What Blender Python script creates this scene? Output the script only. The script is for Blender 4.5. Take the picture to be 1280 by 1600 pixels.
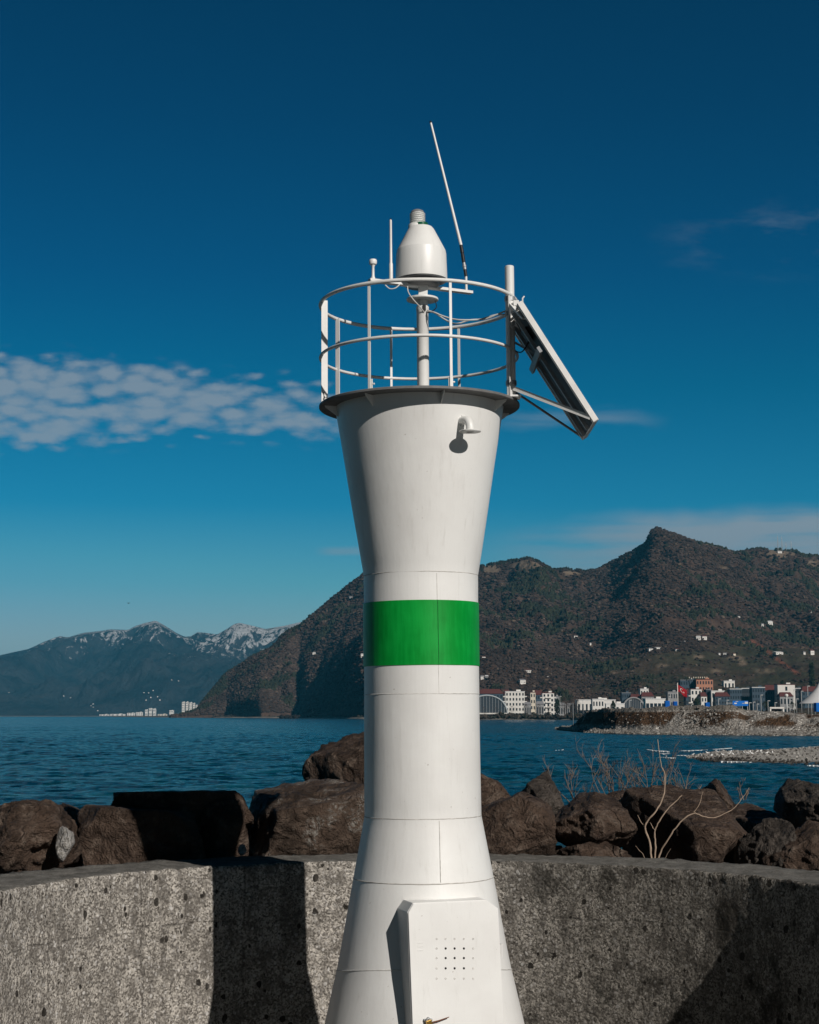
import bpy, bmesh, math, random
import numpy as np
from mathutils import Vector, Matrix, noise as mn
for o in list(bpy.data.objects): bpy.data.objects.remove(o)
SC = bpy.context.scene
COL = SC.collection
R = math.radians
random.seed(7)

# ------------------------------------------------------------------ camera
EYE = 4.3                      # eye height above the sea (z = 0)
F = 2500.0                     # focal length in photo pixels (photo 1280 x 1600)
TH = math.atan((1118 - 800) / F)
cam = bpy.data.cameras.new('camera')
cam.sensor_fit = 'VERTICAL'; cam.sensor_height = 36; cam.lens = 36 * F / 1600
cam.clip_start = 0.1; cam.clip_end = 90000
camo = bpy.data.objects.new('camera', cam); COL.objects.link(camo)
camo.location = (0, 0, EYE); camo.rotation_euler = (math.pi / 2 + TH, 0, 0)
SC.camera = camo
FW = Vector((0, math.cos(TH), math.sin(TH))); UP = Vector((0, -math.sin(TH), math.cos(TH)))

def ray(x, y):
    return Vector((1, 0, 0)) * ((x - 640) / F) + UP * ((800 - y) / F) + FW
def P(x, y, D):                # the point at forward distance D seen at photo pixel x, y
    d = ray(x, y); return Vector((0, 0, EYE)) + d * (D / d.y)
def G(x, y, z=0.0):            # where the line of sight meets height z
    d = ray(x, y); return Vector((0, 0, EYE)) + d * ((z - EYE) / d.z)
def fdepth(p): return (p - Vector((0, 0, EYE))).dot(FW)

# ------------------------------------------------------------------ exposure, sun
SC.view_settings.view_transform = 'Standard'; SC.view_settings.look = 'None'
SC.view_settings.exposure = 0; SC.view_settings.gamma = 1
SC.view_settings.use_curve_mapping = False
SUN_AZ, SUN_EL = 33, 31        # right of the line of sight, behind the camera
S = Vector((math.sin(R(SUN_AZ)) * math.cos(R(SUN_EL)), -math.cos(R(SUN_AZ)) * math.cos(R(SUN_EL)), math.sin(R(SUN_EL))))
sun = bpy.data.lights.new('sun', 'SUN'); sun.energy = 3.9; sun.angle = R(0.5); sun.color = (1, .94, .875)
so = bpy.data.objects.new('sun', sun); COL.objects.link(so)
so.rotation_euler = S.to_track_quat('Z', 'Y').to_euler(); so.location = (20, -20, 30)

# ------------------------------------------------------------------ node helpers
class NT:
    def __init__(s, nt): s.nt = nt
    def n(s, t, props=None, **ins):
        nd = s.nt.nodes.new(t)
        for k, v in (props or {}).items(): setattr(nd, k, v)
        for k, v in ins.items():
            k = int(k[1:]) if k[0] == '_' and k[1:].isdigit() else k.replace('_', ' ')
            s.put(nd.inputs[k], v)
        return nd
    def put(s, sock, v):
        if isinstance(v, bpy.types.NodeSocket): s.nt.links.new(v, sock)
        else:
            if isinstance(v, (tuple, list)) and sock.type == 'RGBA' and len(v) == 3: v = (*v, 1)
            sock.default_value = v
    def m(s, op, a, b=0.0, c=None, clamp=False):
        nd = s.n('ShaderNodeMath', {'operation': op, 'use_clamp': clamp}, _0=a, _1=b)
        if c is not None: s.put(nd.inputs[2], c)
        return nd.outputs[0]
    def mix(s, f, a, b, blend='MIX'):
        nd = s.n('ShaderNodeMix', {'data_type': 'RGBA', 'blend_type': blend}, _0=f, _6=a, _7=b)
        return nd.outputs[2]
    def ramp(s, f, stops, interp='LINEAR'):
        nd = s.nt.nodes.new('ShaderNodeValToRGB'); cr = nd.color_ramp; cr.interpolation = interp
        while len(cr.elements) < len(stops): cr.elements.new(0.5)
        for e, (p, c) in zip(cr.elements, stops):
            e.position = p; e.color = (c, c, c, 1) if not isinstance(c, (tuple, list)) else (*c, 1)
        s.nt.links.new(f, nd.inputs[0]); return nd.outputs[0]
    def noise(s, vec, scale, detail=3, rough=.5, dist=0, out=0):
        return s.n('ShaderNodeTexNoise', Vector=vec, Scale=scale, Detail=detail, Roughness=rough, Distortion=dist).outputs[out]
    def vor(s, vec, scale, feature='F1', out='Distance', rnd=1.0):
        return s.n('ShaderNodeTexVoronoi', {'feature': feature}, Vector=vec, Scale=scale, Randomness=rnd).outputs[out]
    def sstep(s, x, a, b):
        return s.n('ShaderNodeMapRange', {'interpolation_type': 'SMOOTHSTEP'}, Value=x, From_Min=a, From_Max=b).outputs[0]
    def mapv(s, vec, scale=(1, 1, 1), loc=(0, 0, 0), rot=(0, 0, 0)):
        return s.n('ShaderNodeMapping', Vector=vec, Scale=scale, Location=loc, Rotation=rot).outputs[0]
    def bump(s, h, strength=.5, dist=.02, normal=None):
        nd = s.n('ShaderNodeBump', Height=h, Strength=strength, Distance=dist)
        if normal is not None: s.put(nd.inputs['Normal'], normal)
        return nd.outputs[0]

def material(name, fn=None, color=(.5, .5, .5), rough=.6, metal=0.0, spec=.5):
    m = bpy.data.materials.new(name); m.use_nodes = True
    t = NT(m.node_tree); b = m.node_tree.nodes['Principled BSDF']
    b.inputs['Base Color'].default_value = (*color, 1); b.inputs['Roughness'].default_value = rough
    b.inputs['Metallic'].default_value = metal; b.inputs['Specular IOR Level'].default_value = spec
    t.obj = t.n('ShaderNodeTexCoord').outputs['Object']; t.pos = t.n('ShaderNodeNewGeometry').outputs['Position']
    if fn: fn(t, b)
    return m
def simple(name, color, rough=.6, metal=0.0, var=.12, scale=6.0, spec=.4):
    def fn(t, b):
        n = t.noise(t.pos, scale, 4, .6)
        c = t.mix(n, tuple(max(0, x * (1 - var * 2)) for x in color), tuple(min(1, x * (1 + var * 2)) for x in color))
        t.put(b.inputs['Base Color'], c)
    return material(name, fn, color, rough, metal, spec)

# ------------------------------------------------------------------ sky
world = bpy.data.worlds.new('World'); SC.world = world; world.use_nodes = True
def build_sky():
    t = NT(world.node_tree); bg = world.node_tree.nodes['Background']
    d = t.n('ShaderNodeTexCoord').outputs['Generated']
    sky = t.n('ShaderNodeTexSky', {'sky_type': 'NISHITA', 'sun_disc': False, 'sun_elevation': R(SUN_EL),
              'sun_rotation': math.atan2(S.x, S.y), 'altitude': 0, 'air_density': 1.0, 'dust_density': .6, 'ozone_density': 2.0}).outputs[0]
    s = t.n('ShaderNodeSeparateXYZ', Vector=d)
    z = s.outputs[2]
    # sky graded by height: greyer at the horizon, cut dark overhead for weaker fill
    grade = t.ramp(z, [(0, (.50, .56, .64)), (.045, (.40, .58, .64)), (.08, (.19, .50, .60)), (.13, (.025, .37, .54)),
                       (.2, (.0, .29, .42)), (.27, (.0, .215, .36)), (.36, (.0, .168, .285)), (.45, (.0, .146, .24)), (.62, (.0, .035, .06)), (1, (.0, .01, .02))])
    grade = t.mix(t.sstep(s.outputs[1], -.1, .35), t.mix(1.0, grade, (.16, .16, .16), 'MULTIPLY'), grade)  # sky behind the camera dimmed to keep the shadows dark
    sky = t.n('ShaderNodeVectorMath', {'operation': 'MINIMUM'}, _0=sky, _1=(7.0, 7.0, 9.0)).outputs[0]  # glow round the sun held down, also to weaken the fill
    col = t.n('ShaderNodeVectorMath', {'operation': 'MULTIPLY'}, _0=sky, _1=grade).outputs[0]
    # clouds in directions of the sky (tangent coordinates round the view's compass bearing)
    y = t.m('MAXIMUM', s.outputs[1], .05)
    u = t.m('DIVIDE', s.outputs[0], y); v = t.m('DIVIDE', z, y)
    uv = t.n('ShaderNodeCombineXYZ', X=u, Y=v).outputs[0]
    wob = t.noise(uv, 9, 3, .55)
    vv = t.m('ADD', v, t.m('MULTIPLY', t.m('SUBTRACT', wob, .5), .035))
    def win(x, a0, a1, b0, b1):
        return t.m('MULTIPLY', t.sstep(x, a0, a1), t.m('SUBTRACT', 1.0, t.sstep(x, b0, b1)))
    # patch of small rounded puffs, left
    warp = t.n('ShaderNodeVectorMath', {'operation': 'ADD'}, _0=uv,
               _1=t.n('ShaderNodeVectorMath', {'operation': 'SCALE'}, _0=t.noise(uv, 30, 5, .62, out=1), Scale=.013).outputs[0]).outputs[0]
    pv = t.mapv(warp, (64, 150, 1), rot=(0, 0, R(-10)))
    cell = t.n('ShaderNodeTexVoronoi', {'feature': 'SMOOTH_F1'}, Vector=pv, Scale=1.0, Smoothness=.55, Randomness=1.0).outputs['Distance']
    puff = t.m('SUBTRACT', .66, cell)
    fine = t.noise(t.mapv(uv, (1, 2.6, 1)), 60, 5, .6)
    big = t.noise(t.mapv(uv, (1, 2.2, 1), (1.3, .4, 0)), 12, 3, .5)
    band = t.m('MULTIPLY', win(u, -.6, -.5, -.09, -.01), t.m('MULTIPLY', t.sstep(vv, .160, .188), t.m('SUBTRACT', 1.0, t.sstep(t.m('ADD', vv, t.m('MULTIPLY', u, .10)), .188, .215))))
    dens = t.m('ADD', t.m('ADD', t.m('MULTIPLY', puff, 2.1), t.m('MULTIPLY', t.m('SUBTRACT', fine, .5), 1.7)), t.m('MULTIPLY', t.m('SUBTRACT', big, .5), 1.9))
    dens = t.m('ADD', dens, t.m('MULTIPLY', t.m('SUBTRACT', band, .62), 1.35))
    c1 = t.m('MULTIPLY', t.m('MULTIPLY', t.sstep(dens, -.25, 1.3), t.sstep(band, .02, .35)), .70)
    # long soft sheets low on the right
    st = t.noise(t.mapv(uv, (1, 9, 1), (.2, .9, 0)), 9, 4, .5)
    lowtop = t.m('ADD', t.m('MULTIPLY', u, .075), .108)
    lw = t.m('MULTIPLY', t.sstep(vv, .062, .092), t.m('SUBTRACT', 1.0, t.sstep(t.m('SUBTRACT', vv, lowtop), -.006, .010)))
    c2 = t.m('MULTIPLY', t.m('MULTIPLY', lw, t.sstep(u, .02, .17)), t.m('MULTIPLY', t.sstep(st, .24, .58), .95))
    # single small cloud left of the tower, thin wisps
    c3 = t.m('MULTIPLY', t.m('MULTIPLY', win(u, -.062, -.046, -.032, -.02), win(t.m('ADD', v, t.m('MULTIPLY', t.m('SUBTRACT', wob, .5), .004)), .0985, .1015, .1025, .1065)), .42)
    w2 = t.noise(t.mapv(uv, (1, 3, 1), (3, 2, 0), (0, 0, R(25))), 16, 5, .6)
    c4 = t.m('MULTIPLY', t.m('MULTIPLY', win(u, .14, .24, .34, .5), win(vv, .27, .30, .305, .34)), t.m('MULTIPLY', t.sstep(w2, .48, .8), .26))
    c5 = t.m('MULTIPLY', t.m('MULTIPLY', win(u, .03, .08, .13, .17), win(vv, .176, .182, .184, .192)), t.m('MULTIPLY', t.sstep(st, .3, .7), .35))
    a = t.m('MAXIMUM', t.m('MAXIMUM', c1, c2), t.m('MAXIMUM', c3, t.m('MAXIMUM', c4, c5)))
    a = t.m('MULTIPLY', a, t.sstep(s.outputs[1], .2, .4))
    ccol = t.mix(t.sstep(v, .07, .2), (2.1, 2.75, 3.3), (2.75, 3.25, 3.75))
    col = t.mix(a, col, ccol)
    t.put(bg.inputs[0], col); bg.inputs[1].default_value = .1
build_sky()

# ------------------------------------------------------------------ object helpers
def tag(o, label=None, cat=None, group=None, kind=None):
    if label: o['label'] = label
    if cat: o['category'] = cat
    if group: o['group'] = group
    if kind: o['kind'] = kind
    return o
def empty(name, loc=(0, 0, 0), rz=0.0):
    o = bpy.data.objects.new(name, None); COL.objects.link(o)
    o.location = loc; o.rotation_euler = (0, 0, rz); o.empty_display_size = .2; return o
def copy_tree(o, parent=None):
    c = o.copy(); COL.objects.link(c)
    for k in ('label',):
        pass
    c.parent = parent
    for ch in list(o.children): copy_tree(ch, c)
    return c
class MB:
    def __init__(s): s.v = []; s.f = []; s.sm = []
    def add(s, vs, fs, smooth=False):
        k = len(s.v); s.v += [tuple(v) for v in vs]; s.f += [tuple(i + k for i in f) for f in fs]; s.sm += [smooth] * len(fs); return s
    def box(s, c, size, M=None, bev=0.0):
        bm = bmesh.new(); bmesh.ops.create_cube(bm, size=1)
        bmesh.ops.scale(bm, vec=size, verts=bm.verts)
        if bev: bmesh.ops.bevel(bm, geom=bm.edges[:], offset=bev, segments=2, affect='EDGES', profile=.6)
        if M: bmesh.ops.transform(bm, matrix=M, verts=bm.verts)
        bmesh.ops.translate(bm, vec=c, verts=bm.verts)
        bm.verts.index_update(); s.add([v.co[:] for v in bm.verts], [[v.index for v in f.verts] for f in bm.faces]); bm.free(); return s
    def bar(s, a, b, w, h, upv=(0, 0, 1)):      # flat bar from a to b
        a = Vector(a); b = Vector(b); d = (b - a).normalized(); up = Vector(upv)
        x = d.cross(up).normalized(); y = x.cross(d).normalized(); vs = []
        for p in (a, b):
            for i, j in ((-1, -1), (1, -1), (1, 1), (-1, 1)): vs.append(p + x * (i * w / 2) + y * (j * h / 2))
        return s.add(vs, [(0, 1, 2, 3), (7, 6, 5, 4), (0, 4, 5, 1), (1, 5, 6, 2), (2, 6, 7, 3), (3, 7, 4, 0)])
    def tube(s, pts, r, n=10, closed=False, caps=True):
        pts = [Vector(p) for p in pts]; m = len(pts); rs = r if isinstance(r, (list, tuple)) else [r] * m
        vs = []; x = None
        for i, p in enumerate(pts):
            a = pts[(i - 1) % m] if (closed or i) else p; b = pts[(i + 1) % m] if (closed or i < m - 1) else p
            d = (b - a).normalized()
            if x is None: x = d.cross(Vector((0, 0, 1)) if abs(d.z) < .95 else Vector((1, 0, 0))).normalized()
            else: x = (x - d * x.dot(d)).normalized()
            y = d.cross(x)
            for k in range(n):
                t = 2 * math.pi * k / n; vs.append(p + (x * math.cos(t) + y * math.sin(t)) * rs[i])
        fs = []
        for i in range(m if closed else m - 1):
            j = (i + 1) % m
            for k in range(n): fs.append((i * n + k, i * n + (k + 1) % n, j * n + (k + 1) % n, j * n + k))
        s.add(vs, fs, True)
        if caps and not closed:
            k0 = len(s.v) - len(vs)
            s.f += [tuple(k0 + k for k in range(n))[::-1], tuple(k0 + (m - 1) * n + k for k in range(n))]; s.sm += [False, False]
        return s
    def lathe(s, prof, c=(0, 0, 0), n=64, M=None):
        vs = []; fs = []; m = len(prof)
        for r, z in prof:
            for k in range(n):
                t = 2 * math.pi * k / n; v = Vector((r * math.cos(t), r * math.sin(t), z))
                if M: v = M @ v
                vs.append(v + Vector(c))
        for i in range(m - 1):
            for k in range(n): fs.append((i * n + k, i * n + (k + 1) % n, (i + 1) * n + (k + 1) % n, (i + 1) * n + k))
        return s.add(vs, fs, True)
    def prism(s, poly, ext, org=(0, 0, 0)):      # poly: list of Vectors, ext: extrusion vector
        n = len(poly); e = Vector(ext); vs = [Vector(p) + Vector(org) for p in poly]; vs += [v + e for v in vs]
        return s.add(vs, [tuple(range(n))[::-1], tuple(range(n, 2 * n))] + [(i, (i + 1) % n, n + (i + 1) % n, n + i) for i in range(n)])
    def build(s, name, mat, parent=None, auto=35):
        me = bpy.data.meshes.new(name); me.from_pydata(s.v, [], s.f)
        me.polygons.foreach_set('use_smooth', s.sm)
        bm = bmesh.new(); bm.from_mesh(me); bmesh.ops.recalc_face_normals(bm, faces=bm.faces)
        for e in bm.edges:
            if len(e.link_faces) == 2 and e.calc_face_angle(0) > R(auto): e.smooth = False
        bm.to_mesh(me); bm.free(); me.materials.append(mat)
        o = bpy.data.objects.new(name, me); COL.objects.link(o); o.parent = parent; return o
def npmesh(name, V, Fq, mat, smooth=True, col=None):   # V (n,3), Fq (m,k) arrays
    me = bpy.data.meshes.new(name); V = np.asarray(V, np.float32); Fq = np.asarray(Fq, np.int32); k = Fq.shape[1]
    me.vertices.add(len(V)); me.vertices.foreach_set('co', V.ravel())
    me.loops.add(Fq.size); me.loops.foreach_set('vertex_index', Fq.ravel())
    me.polygons.add(len(Fq)); me.polygons.foreach_set('loop_start', np.arange(0, Fq.size, k, dtype=np.int32))
    me.polygons.foreach_set('use_smooth', np.full(len(Fq), smooth)); me.update(calc_edges=True)
    if col is not None:
        a = me.color_attributes.new('tone', 'FLOAT_COLOR', 'POINT'); c = np.ones((len(V), 4), np.float32); c[:, :3] = col; a.data.foreach_set('color', c.ravel())
    me.materials.append(mat); o = bpy.data.objects.new(name, me); COL.objects.link(o); return o
def grid_faces(n, m):
    i, j = np.meshgrid(np.arange(n - 1), np.arange(m - 1), indexing='ij'); a = i * m + j
    return np.stack([a, a + m, a + m + 1, a + 1], -1).reshape(-1, 4)
# vectorised value noise
def vnoise(x, y, seed=0):
    xi = np.floor(x).astype(np.int64); yi = np.floor(y).astype(np.int64); fx = x - xi; fy = y - yi
    fx = fx * fx * (3 - 2 * fx); fy = fy * fy * (3 - 2 * fy)
    def h(a, b):
        k = (a * 374761393 + b * 668265263 + seed * 974634777) & 0xffffffff
        k = ((k ^ (k >> 13)) * 1274126177) & 0xffffffff; k = k ^ (k >> 16); return (k & 0xffff) / 65535.0
    return (h(xi, yi) * (1 - fx) + h(xi + 1, yi) * fx) * (1 - fy) + (h(xi, yi + 1) * (1 - fx) + h(xi + 1, yi + 1) * fx) * fy
def fbm(x, y, o=5, seed=0, ridged=False, g=.5):
    s = 0; a = 1; t = 0
    for i in range(o):
        n = vnoise(x * 2 ** i + i * 17.3, y * 2 ** i + i * 9.1, seed + i) * 2 - 1
        if ridged: n = 1 - 2 * np.abs(n)
        s = s + a * n; t += a; a *= g
    return s / t

# ------------------------------------------------------------------ materials
def f_white(t, b):
    n1 = t.noise(t.obj, 2.2, 4, .6); n2 = t.noise(t.mapv(t.obj, (9, 9, .7)), 3, 4, .65); n3 = t.noise(t.obj, 55, 3, .6)
    c = t.mix(t.sstep(n1, .35, .7), (.76, .76, .74), (.70, .695, .675))
    c = t.mix(t.m('MULTIPLY', t.sstep(n2, .54, .8), .45), c, (.56, .55, .52))
    c = t.mix(t.m('MULTIPLY', t.sstep(t.noise(t.obj, 38, 2, .5), .74, .80), .6), c, (.35, .31, .27))
    t.put(b.inputs['Base Color'], c)
    t.put(b.inputs['Roughness'], t.m('MULTIPLY_ADD', n1, .2, .34))
    t.put(b.inputs['Normal'], t.bump(t.m('ADD', t.m('MULTIPLY', n3, .3), t.m('ADD', n1, n2)), .18, .006))
M_WHITE = material('white_marine_paint', f_white, rough=.35, spec=.5)
def f_green(t, b):
    n1 = t.noise(t.obj, 3, 4, .6); n2 = t.noise(t.mapv(t.obj, (9, 9, 1)), 4, 3, .6)
    t.put(b.inputs['Base Color'], t.mix(t.sstep(t.m('ADD', t.m('MULTIPLY', n1, .6), t.m('MULTIPLY', n2, .4)), .35, .65), (.0, .235, .026), (.004, .33, .045)))
    t.put(b.inputs['Normal'], t.bump(t.m('ADD', n1, n2), .15, .006))
M_GREEN = material('green_marine_paint', f_green, rough=.4, spec=.25)
M_SEAM = simple('weld_seam_dirt', (.42, .40, .37), .6, var=.45, scale=25)
M_SEAMW = simple('painted_weld_bead', (.6, .59, .56), .4, var=.25, scale=30)
M_SEAMG = simple('green_weld_bead', (.0, .15, .02), .4, var=.3, scale=30)
M_DECK = simple('shade_grey_deck', (.15, .15, .15), .6, var=.3, scale=14)  # whole deck dark grey, painting in the shade of rim and underside
M_DARK = simple('black_rubber', (.012, .012, .014), .5)
M_GREYM = simple('galvanised_steel', (.33, .34, .35), .45, .5, scale=12)
M_UNDER = simple('lantern_base_grey', (.20, .205, .21), .5, scale=10)
M_BRASS = simple('brass', (.55, .34, .09), .35, .9, scale=40)
M_RUST = simple('rusty_wire', (.16, .06, .03), .7, .2, scale=60)
M_HOLE = simple('hole_dark', (.012, .012, .014), .9)
M_PANELBACK = simple('panel_backsheet', (.05, .055, .06), .5, scale=4)
M_CELL = simple('solar_cells', (.008, .012, .035), .15, scale=8, spec=.6)
M_ALU = simple('white_aluminium_frame', (.76, .75, .73), .4, .0, scale=9)
M_CABLE = simple('white_cable', (.6, .59, .57), .5)
def f_lens(t, b):
    t.put(b.inputs['Base Color'], (.75, .76, .74, 1)); b.inputs['Transmission Weight'].default_value = .05
M_LENS = material('clear_lens', f_lens, rough=.12)
M_LGREEN = simple('green_lens_ring', (.01, .10, .05), .3)

CX, CY, WR, WT, WZ = .117, 9.905, 2.804, .72, 3.177      # curved wave wall: centre, inner radius, thickness, top
def f_concrete(t, b):
    p = t.pos
    # exposed aggregate: pebbles, coarse mortar, pits, water streaks and dark growth
    warp = t.n('ShaderNodeVectorMath', {'operation': 'ADD'}, _0=p, _1=t.n('ShaderNodeVectorMath', {'operation': 'SCALE'}, _0=t.noise(p, 18, 2, .5, out=1), Scale=.03).outputs[0]).outputs[0]
    vd = t.vor(warp, 36); vc = t.vor(warp, 36, out='Color'); vd2 = t.vor(warp, 19); vc2 = t.vor(warp, 19, out='Color')
    sv = t.n('ShaderNodeSeparateColor', Color=vc).outputs; sv2 = t.n('ShaderNodeSeparateColor', Color=vc2).outputs
    fine = t.noise(p, 62, 6, .82); mid = t.noise(t.mapv(p, (1, 1, .7)), 9, 6, .75); big = t.noise(t.mapv(p, (1, 1, .6)), 1.3, 5, .6)
    X = t.n('ShaderNodeSeparateXYZ', Vector=p).outputs
    dirt = t.m('ADD', t.sstep(t.m('ADD', X[0], t.m('MULTIPLY', big, 1.6)), .2, 2.6), 0.0)  # darker to the right: real dirt, with the dimmer grazing light painted in
    grit = t.n('ShaderNodeSeparateColor', Color=t.vor(warp, 85, out='Color')).outputs[0]
    mott = t.m('ADD', t.m('MULTIPLY', fine, .75), t.m('MULTIPLY', grit, .25))
    base = t.mix(t.sstep(mott, .34, .65), (.10, .090, .078), (.60, .56, .50))
    base = t.mix(t.m('MULTIPLY', t.sstep(mid, .44, .60), .72), base, (.13, .118, .104))
    peb = t.mix(sv[0], (.05, .045, .04), (.70, .67, .63))
    base = t.mix(t.m('MULTIPLY', t.m('MULTIPLY', t.sstep(sv[1], .45, .55), t.m('SUBTRACT', 1.0, t.sstep(vd, .30, .42))), .8), base, peb)
    base = t.mix(t.m('MULTIPLY', t.sstep(sv2[1], .88, .89), t.m('SUBTRACT', 1.0, t.sstep(vd2, .22, .30))), base, (.55, .53, .50))
    dark = t.sstep(t.noise(t.mapv(p, (1, 1, .8), (3, 1, 2)), 3.2, 6, .7), .50, .66)
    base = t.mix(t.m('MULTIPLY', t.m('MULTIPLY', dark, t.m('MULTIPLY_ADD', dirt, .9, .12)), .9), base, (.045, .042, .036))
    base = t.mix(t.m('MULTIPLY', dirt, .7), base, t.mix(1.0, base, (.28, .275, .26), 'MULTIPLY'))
    # air holes
    hd = t.vor(t.mapv(warp, (1, 1, .8)), 17); hc = t.n('ShaderNodeSeparateColor', Color=t.vor(t.mapv(warp, (1, 1, .8)), 17, out='Color')).outputs
    hole = t.m('MULTIPLY', t.m('LESS_THAN', hd, t.m('MULTIPLY_ADD', t.m('POWER', hc[0], 4.0), .36, .06)), t.m('GREATER_THAN', hc[1], .45))
    base = t.mix(t.m('MULTIPLY', hole, .92), base, (.014, .012, .010))
    # shutter-board joints and pour line
    jl = t.m('ABSOLUTE', t.m('SUBTRACT', t.m('ADD', X[2], t.m('MULTIPLY', t.noise(p, 2.4, 3, .5), .09)), 2.82))
    line = t.m('MULTIPLY', t.m('SUBTRACT', 1.0, t.sstep(jl, .003, .012)), t.sstep(t.noise(p, 5, 2, .5), .42, .52))
    base = t.mix(t.m('MULTIPLY', line, .25), base, (.10, .092, .08))
    nb = t.noise(t.mapv(p, (1, 1, .35), (7, 0, 1)), 2.3, 4, .6, 1.2)
    crack = t.m('SUBTRACT', 1.0, t.sstep(t.m('ABSOLUTE', t.m('SUBTRACT', nb, .5)), .001, .006))
    base = t.mix(t.m('MULTIPLY', crack, .35), base, (.06, .055, .05))
    # board joints of the shuttering and drip stains from the top edge
    an = t.m('ARCTAN2', t.m('SUBTRACT', X[1], CY), t.m('SUBTRACT', X[0], CX))
    fr = t.m('ABSOLUTE', t.m('SUBTRACT', t.m('FRACT', t.m('ADD', t.m('MULTIPLY', an, 3.1), t.m('MULTIPLY', t.noise(p, 1.1, 2, .5), .12))), .5))
    vj = t.m('MULTIPLY', t.m('SUBTRACT', 1.0, t.sstep(fr, .004, .016)), t.sstep(t.noise(p, 4, 2, .5), .36, .5))
    base = t.mix(t.m('MULTIPLY', vj, .5), base, (.05, .045, .04))
    drip = t.m('MULTIPLY', t.sstep(t.noise(t.mapv(p, (1, 1, .10), (2, 5, 0)), 5.5, 4, .6), .52, .68), t.sstep(X[2], 1.7, 3.1))
    base = t.mix(t.m('MULTIPLY', drip, .45), base, (.07, .062, .054))
    t.put(b.inputs['Base Color'], base)
    h = t.m('ADD', t.m('ADD', t.m('MULTIPLY', fine, .45), t.m('MULTIPLY', grit, .15)), t.m('MULTIPLY', t.m('SUBTRACT', .5, vd), .5))
    h = t.m('SUBTRACT', t.m('ADD', h, t.m('MULTIPLY', mid, .8)), t.m('MULTIPLY', hole, 1.6)); h = t.m('SUBTRACT', h, t.m('MULTIPLY', line, .3))
    t.put(b.inputs['Normal'], t.bump(h, 1.0, .020))
M_CONC = material('exposed_aggregate_concrete', f_concrete, rough=.92, spec=.15)
def f_conctop(t, b):
    p = t.pos; fine = t.noise(p, 70, 5, .75); mid = t.noise(t.mapv(p, (1, 1, 1)), 6, 5, .7)
    c = t.mix(t.sstep(mid, .3, .7), (.11, .105, .095), (.24, .23, .21)); c = t.mix(t.sstep(fine, .38, .6), t.mix(.5, c, (.05, .048, .042)), c)
    t.put(b.inputs['Base Color'], c); t.put(b.inputs['Normal'], t.bump(t.m('ADD', fine, mid), .8, .01))
M_CTOP = material('weathered_concrete_top', f_conctop, rough=.95, spec=.1)

def rockmat(name, c1, c2, c3, lichen=0.0, spec=.25):
    def fn(t, b):
        p = t.obj; n1 = t.noise(p, 1.7, 6, .65); n2 = t.noise(p, 7, 6, .7); n3 = t.noise(p, 34, 5, .72)
        rd = t.n('ShaderNodeObjectInfo').outputs['Random']
        v = t.vor(t.mapv(p, (1, 1, 1.3)), 4.5, 'DISTANCE_TO_EDGE')
        c = t.mix(t.sstep(n1, .36, .64), c1, c2); c = t.mix(t.sstep(n2, .48, .72), c, c3)
        c = t.mix(t.m('MULTIPLY', t.sstep(n3, .45, .75), .6), c, t.mix(.5, c1, (.01, .008, .007)))
        wl = t.m('MULTIPLY', t.sstep(t.noise(p, 3.1, 5, .6), .60 - .12 * lichen, .70 - .12 * lichen), t.sstep(n3, .46, .56))
        c = t.mix(t.m('MULTIPLY', wl, .10 + .9 * min(1, lichen)), c, (.30, .28, .25))
        t.put(b.inputs['Base Color'], c)
        t.put(b.inputs['Roughness'], t.m('MULTIPLY_ADD', n2, .4, .5))
        h = t.m('ADD', t.m('ADD', n2, t.m('MULTIPLY', n3, .5)), t.m('MULTIPLY', t.m('MINIMUM', v, .03), 2.0))
        t.put(b.inputs['Normal'], t.bump(t.m('ADD', h, t.m('MULTIPLY', t.m('ABSOLUTE', t.m('SUBTRACT', t.noise(p, 5, 4, .6, .8), .5)), 2.2)), 1.0, .11))
    return material(name, fn, rough=.85, spec=spec)
M_ROCK = rockmat('brown_rock', (.044, .029, .021), (.118, .078, .056), (.21, .16, .125))
M_ROCKL = rockmat('lichened_rock', (.044, .030, .021), (.118, .080, .058), (.17, .125, .095), .75)
M_ROCKG = rockmat('grey_rock', (.044, .036, .030), (.095, .080, .068), (.16, .135, .115), .2)
M_ROCKW = rockmat('white_marble', (.42, .40, .37), (.58, .56, .53), (.62, .60, .57), 1.0)

# ------------------------------------------------------------------ SETTING: sea, platform, sea wall
def f_sea(t, b):
    p = t.pos; X = t.n('ShaderNodeSeparateXYZ', Vector=p).outputs
    w1 = t.noise(t.mapv(p, (.22, .30, 1), rot=(0, 0, R(8))), 1, 6, .62); w2 = t.noise(t.mapv(p, (.9, 1.3, 1), rot=(0, 0, R(-14))), 1, 5, .65)
    w3 = t.noise(t.mapv(p, (.006, .03, 1)), 1, 4, .6); w4 = t.noise(t.mapv(p, (.03, .11, 1), rot=(0, 0, R(4))), 1, 4, .6)
    c = t.mix(t.sstep(w3, .35, .65), (.0006, .016, .021), (.001, .029, .036))
    c = t.mix(t.m('MULTIPLY', t.sstep(w1, .47, .62), .7), c, (.006, .085, .105))
    t.put(b.inputs['Base Color'], c)
    h = t.m('ADD', t.m('MULTIPLY', w1, .5), t.m('MULTIPLY', w2, .35))
    t.put(b.inputs['Normal'], t.bump(h, 1.0, .7))
M_SEA = material('sea_water', f_sea, rough=.16, spec=.36)
az = np.radians(np.concatenate([np.linspace(-180, -20, 40)[:-1], np.linspace(-20, 20, 760), np.linspace(20, 180, 40)[1:]]))
rd = np.concatenate([[1, 20, 40], np.geomspace(55, 1400, 820), np.geomspace(1500, 24000, 30)])
AZ, RD = np.meshgrid(az, rd, indexing='ij'); XX = np.sin(AZ) * RD; YY = np.cos(AZ) * RD
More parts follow.
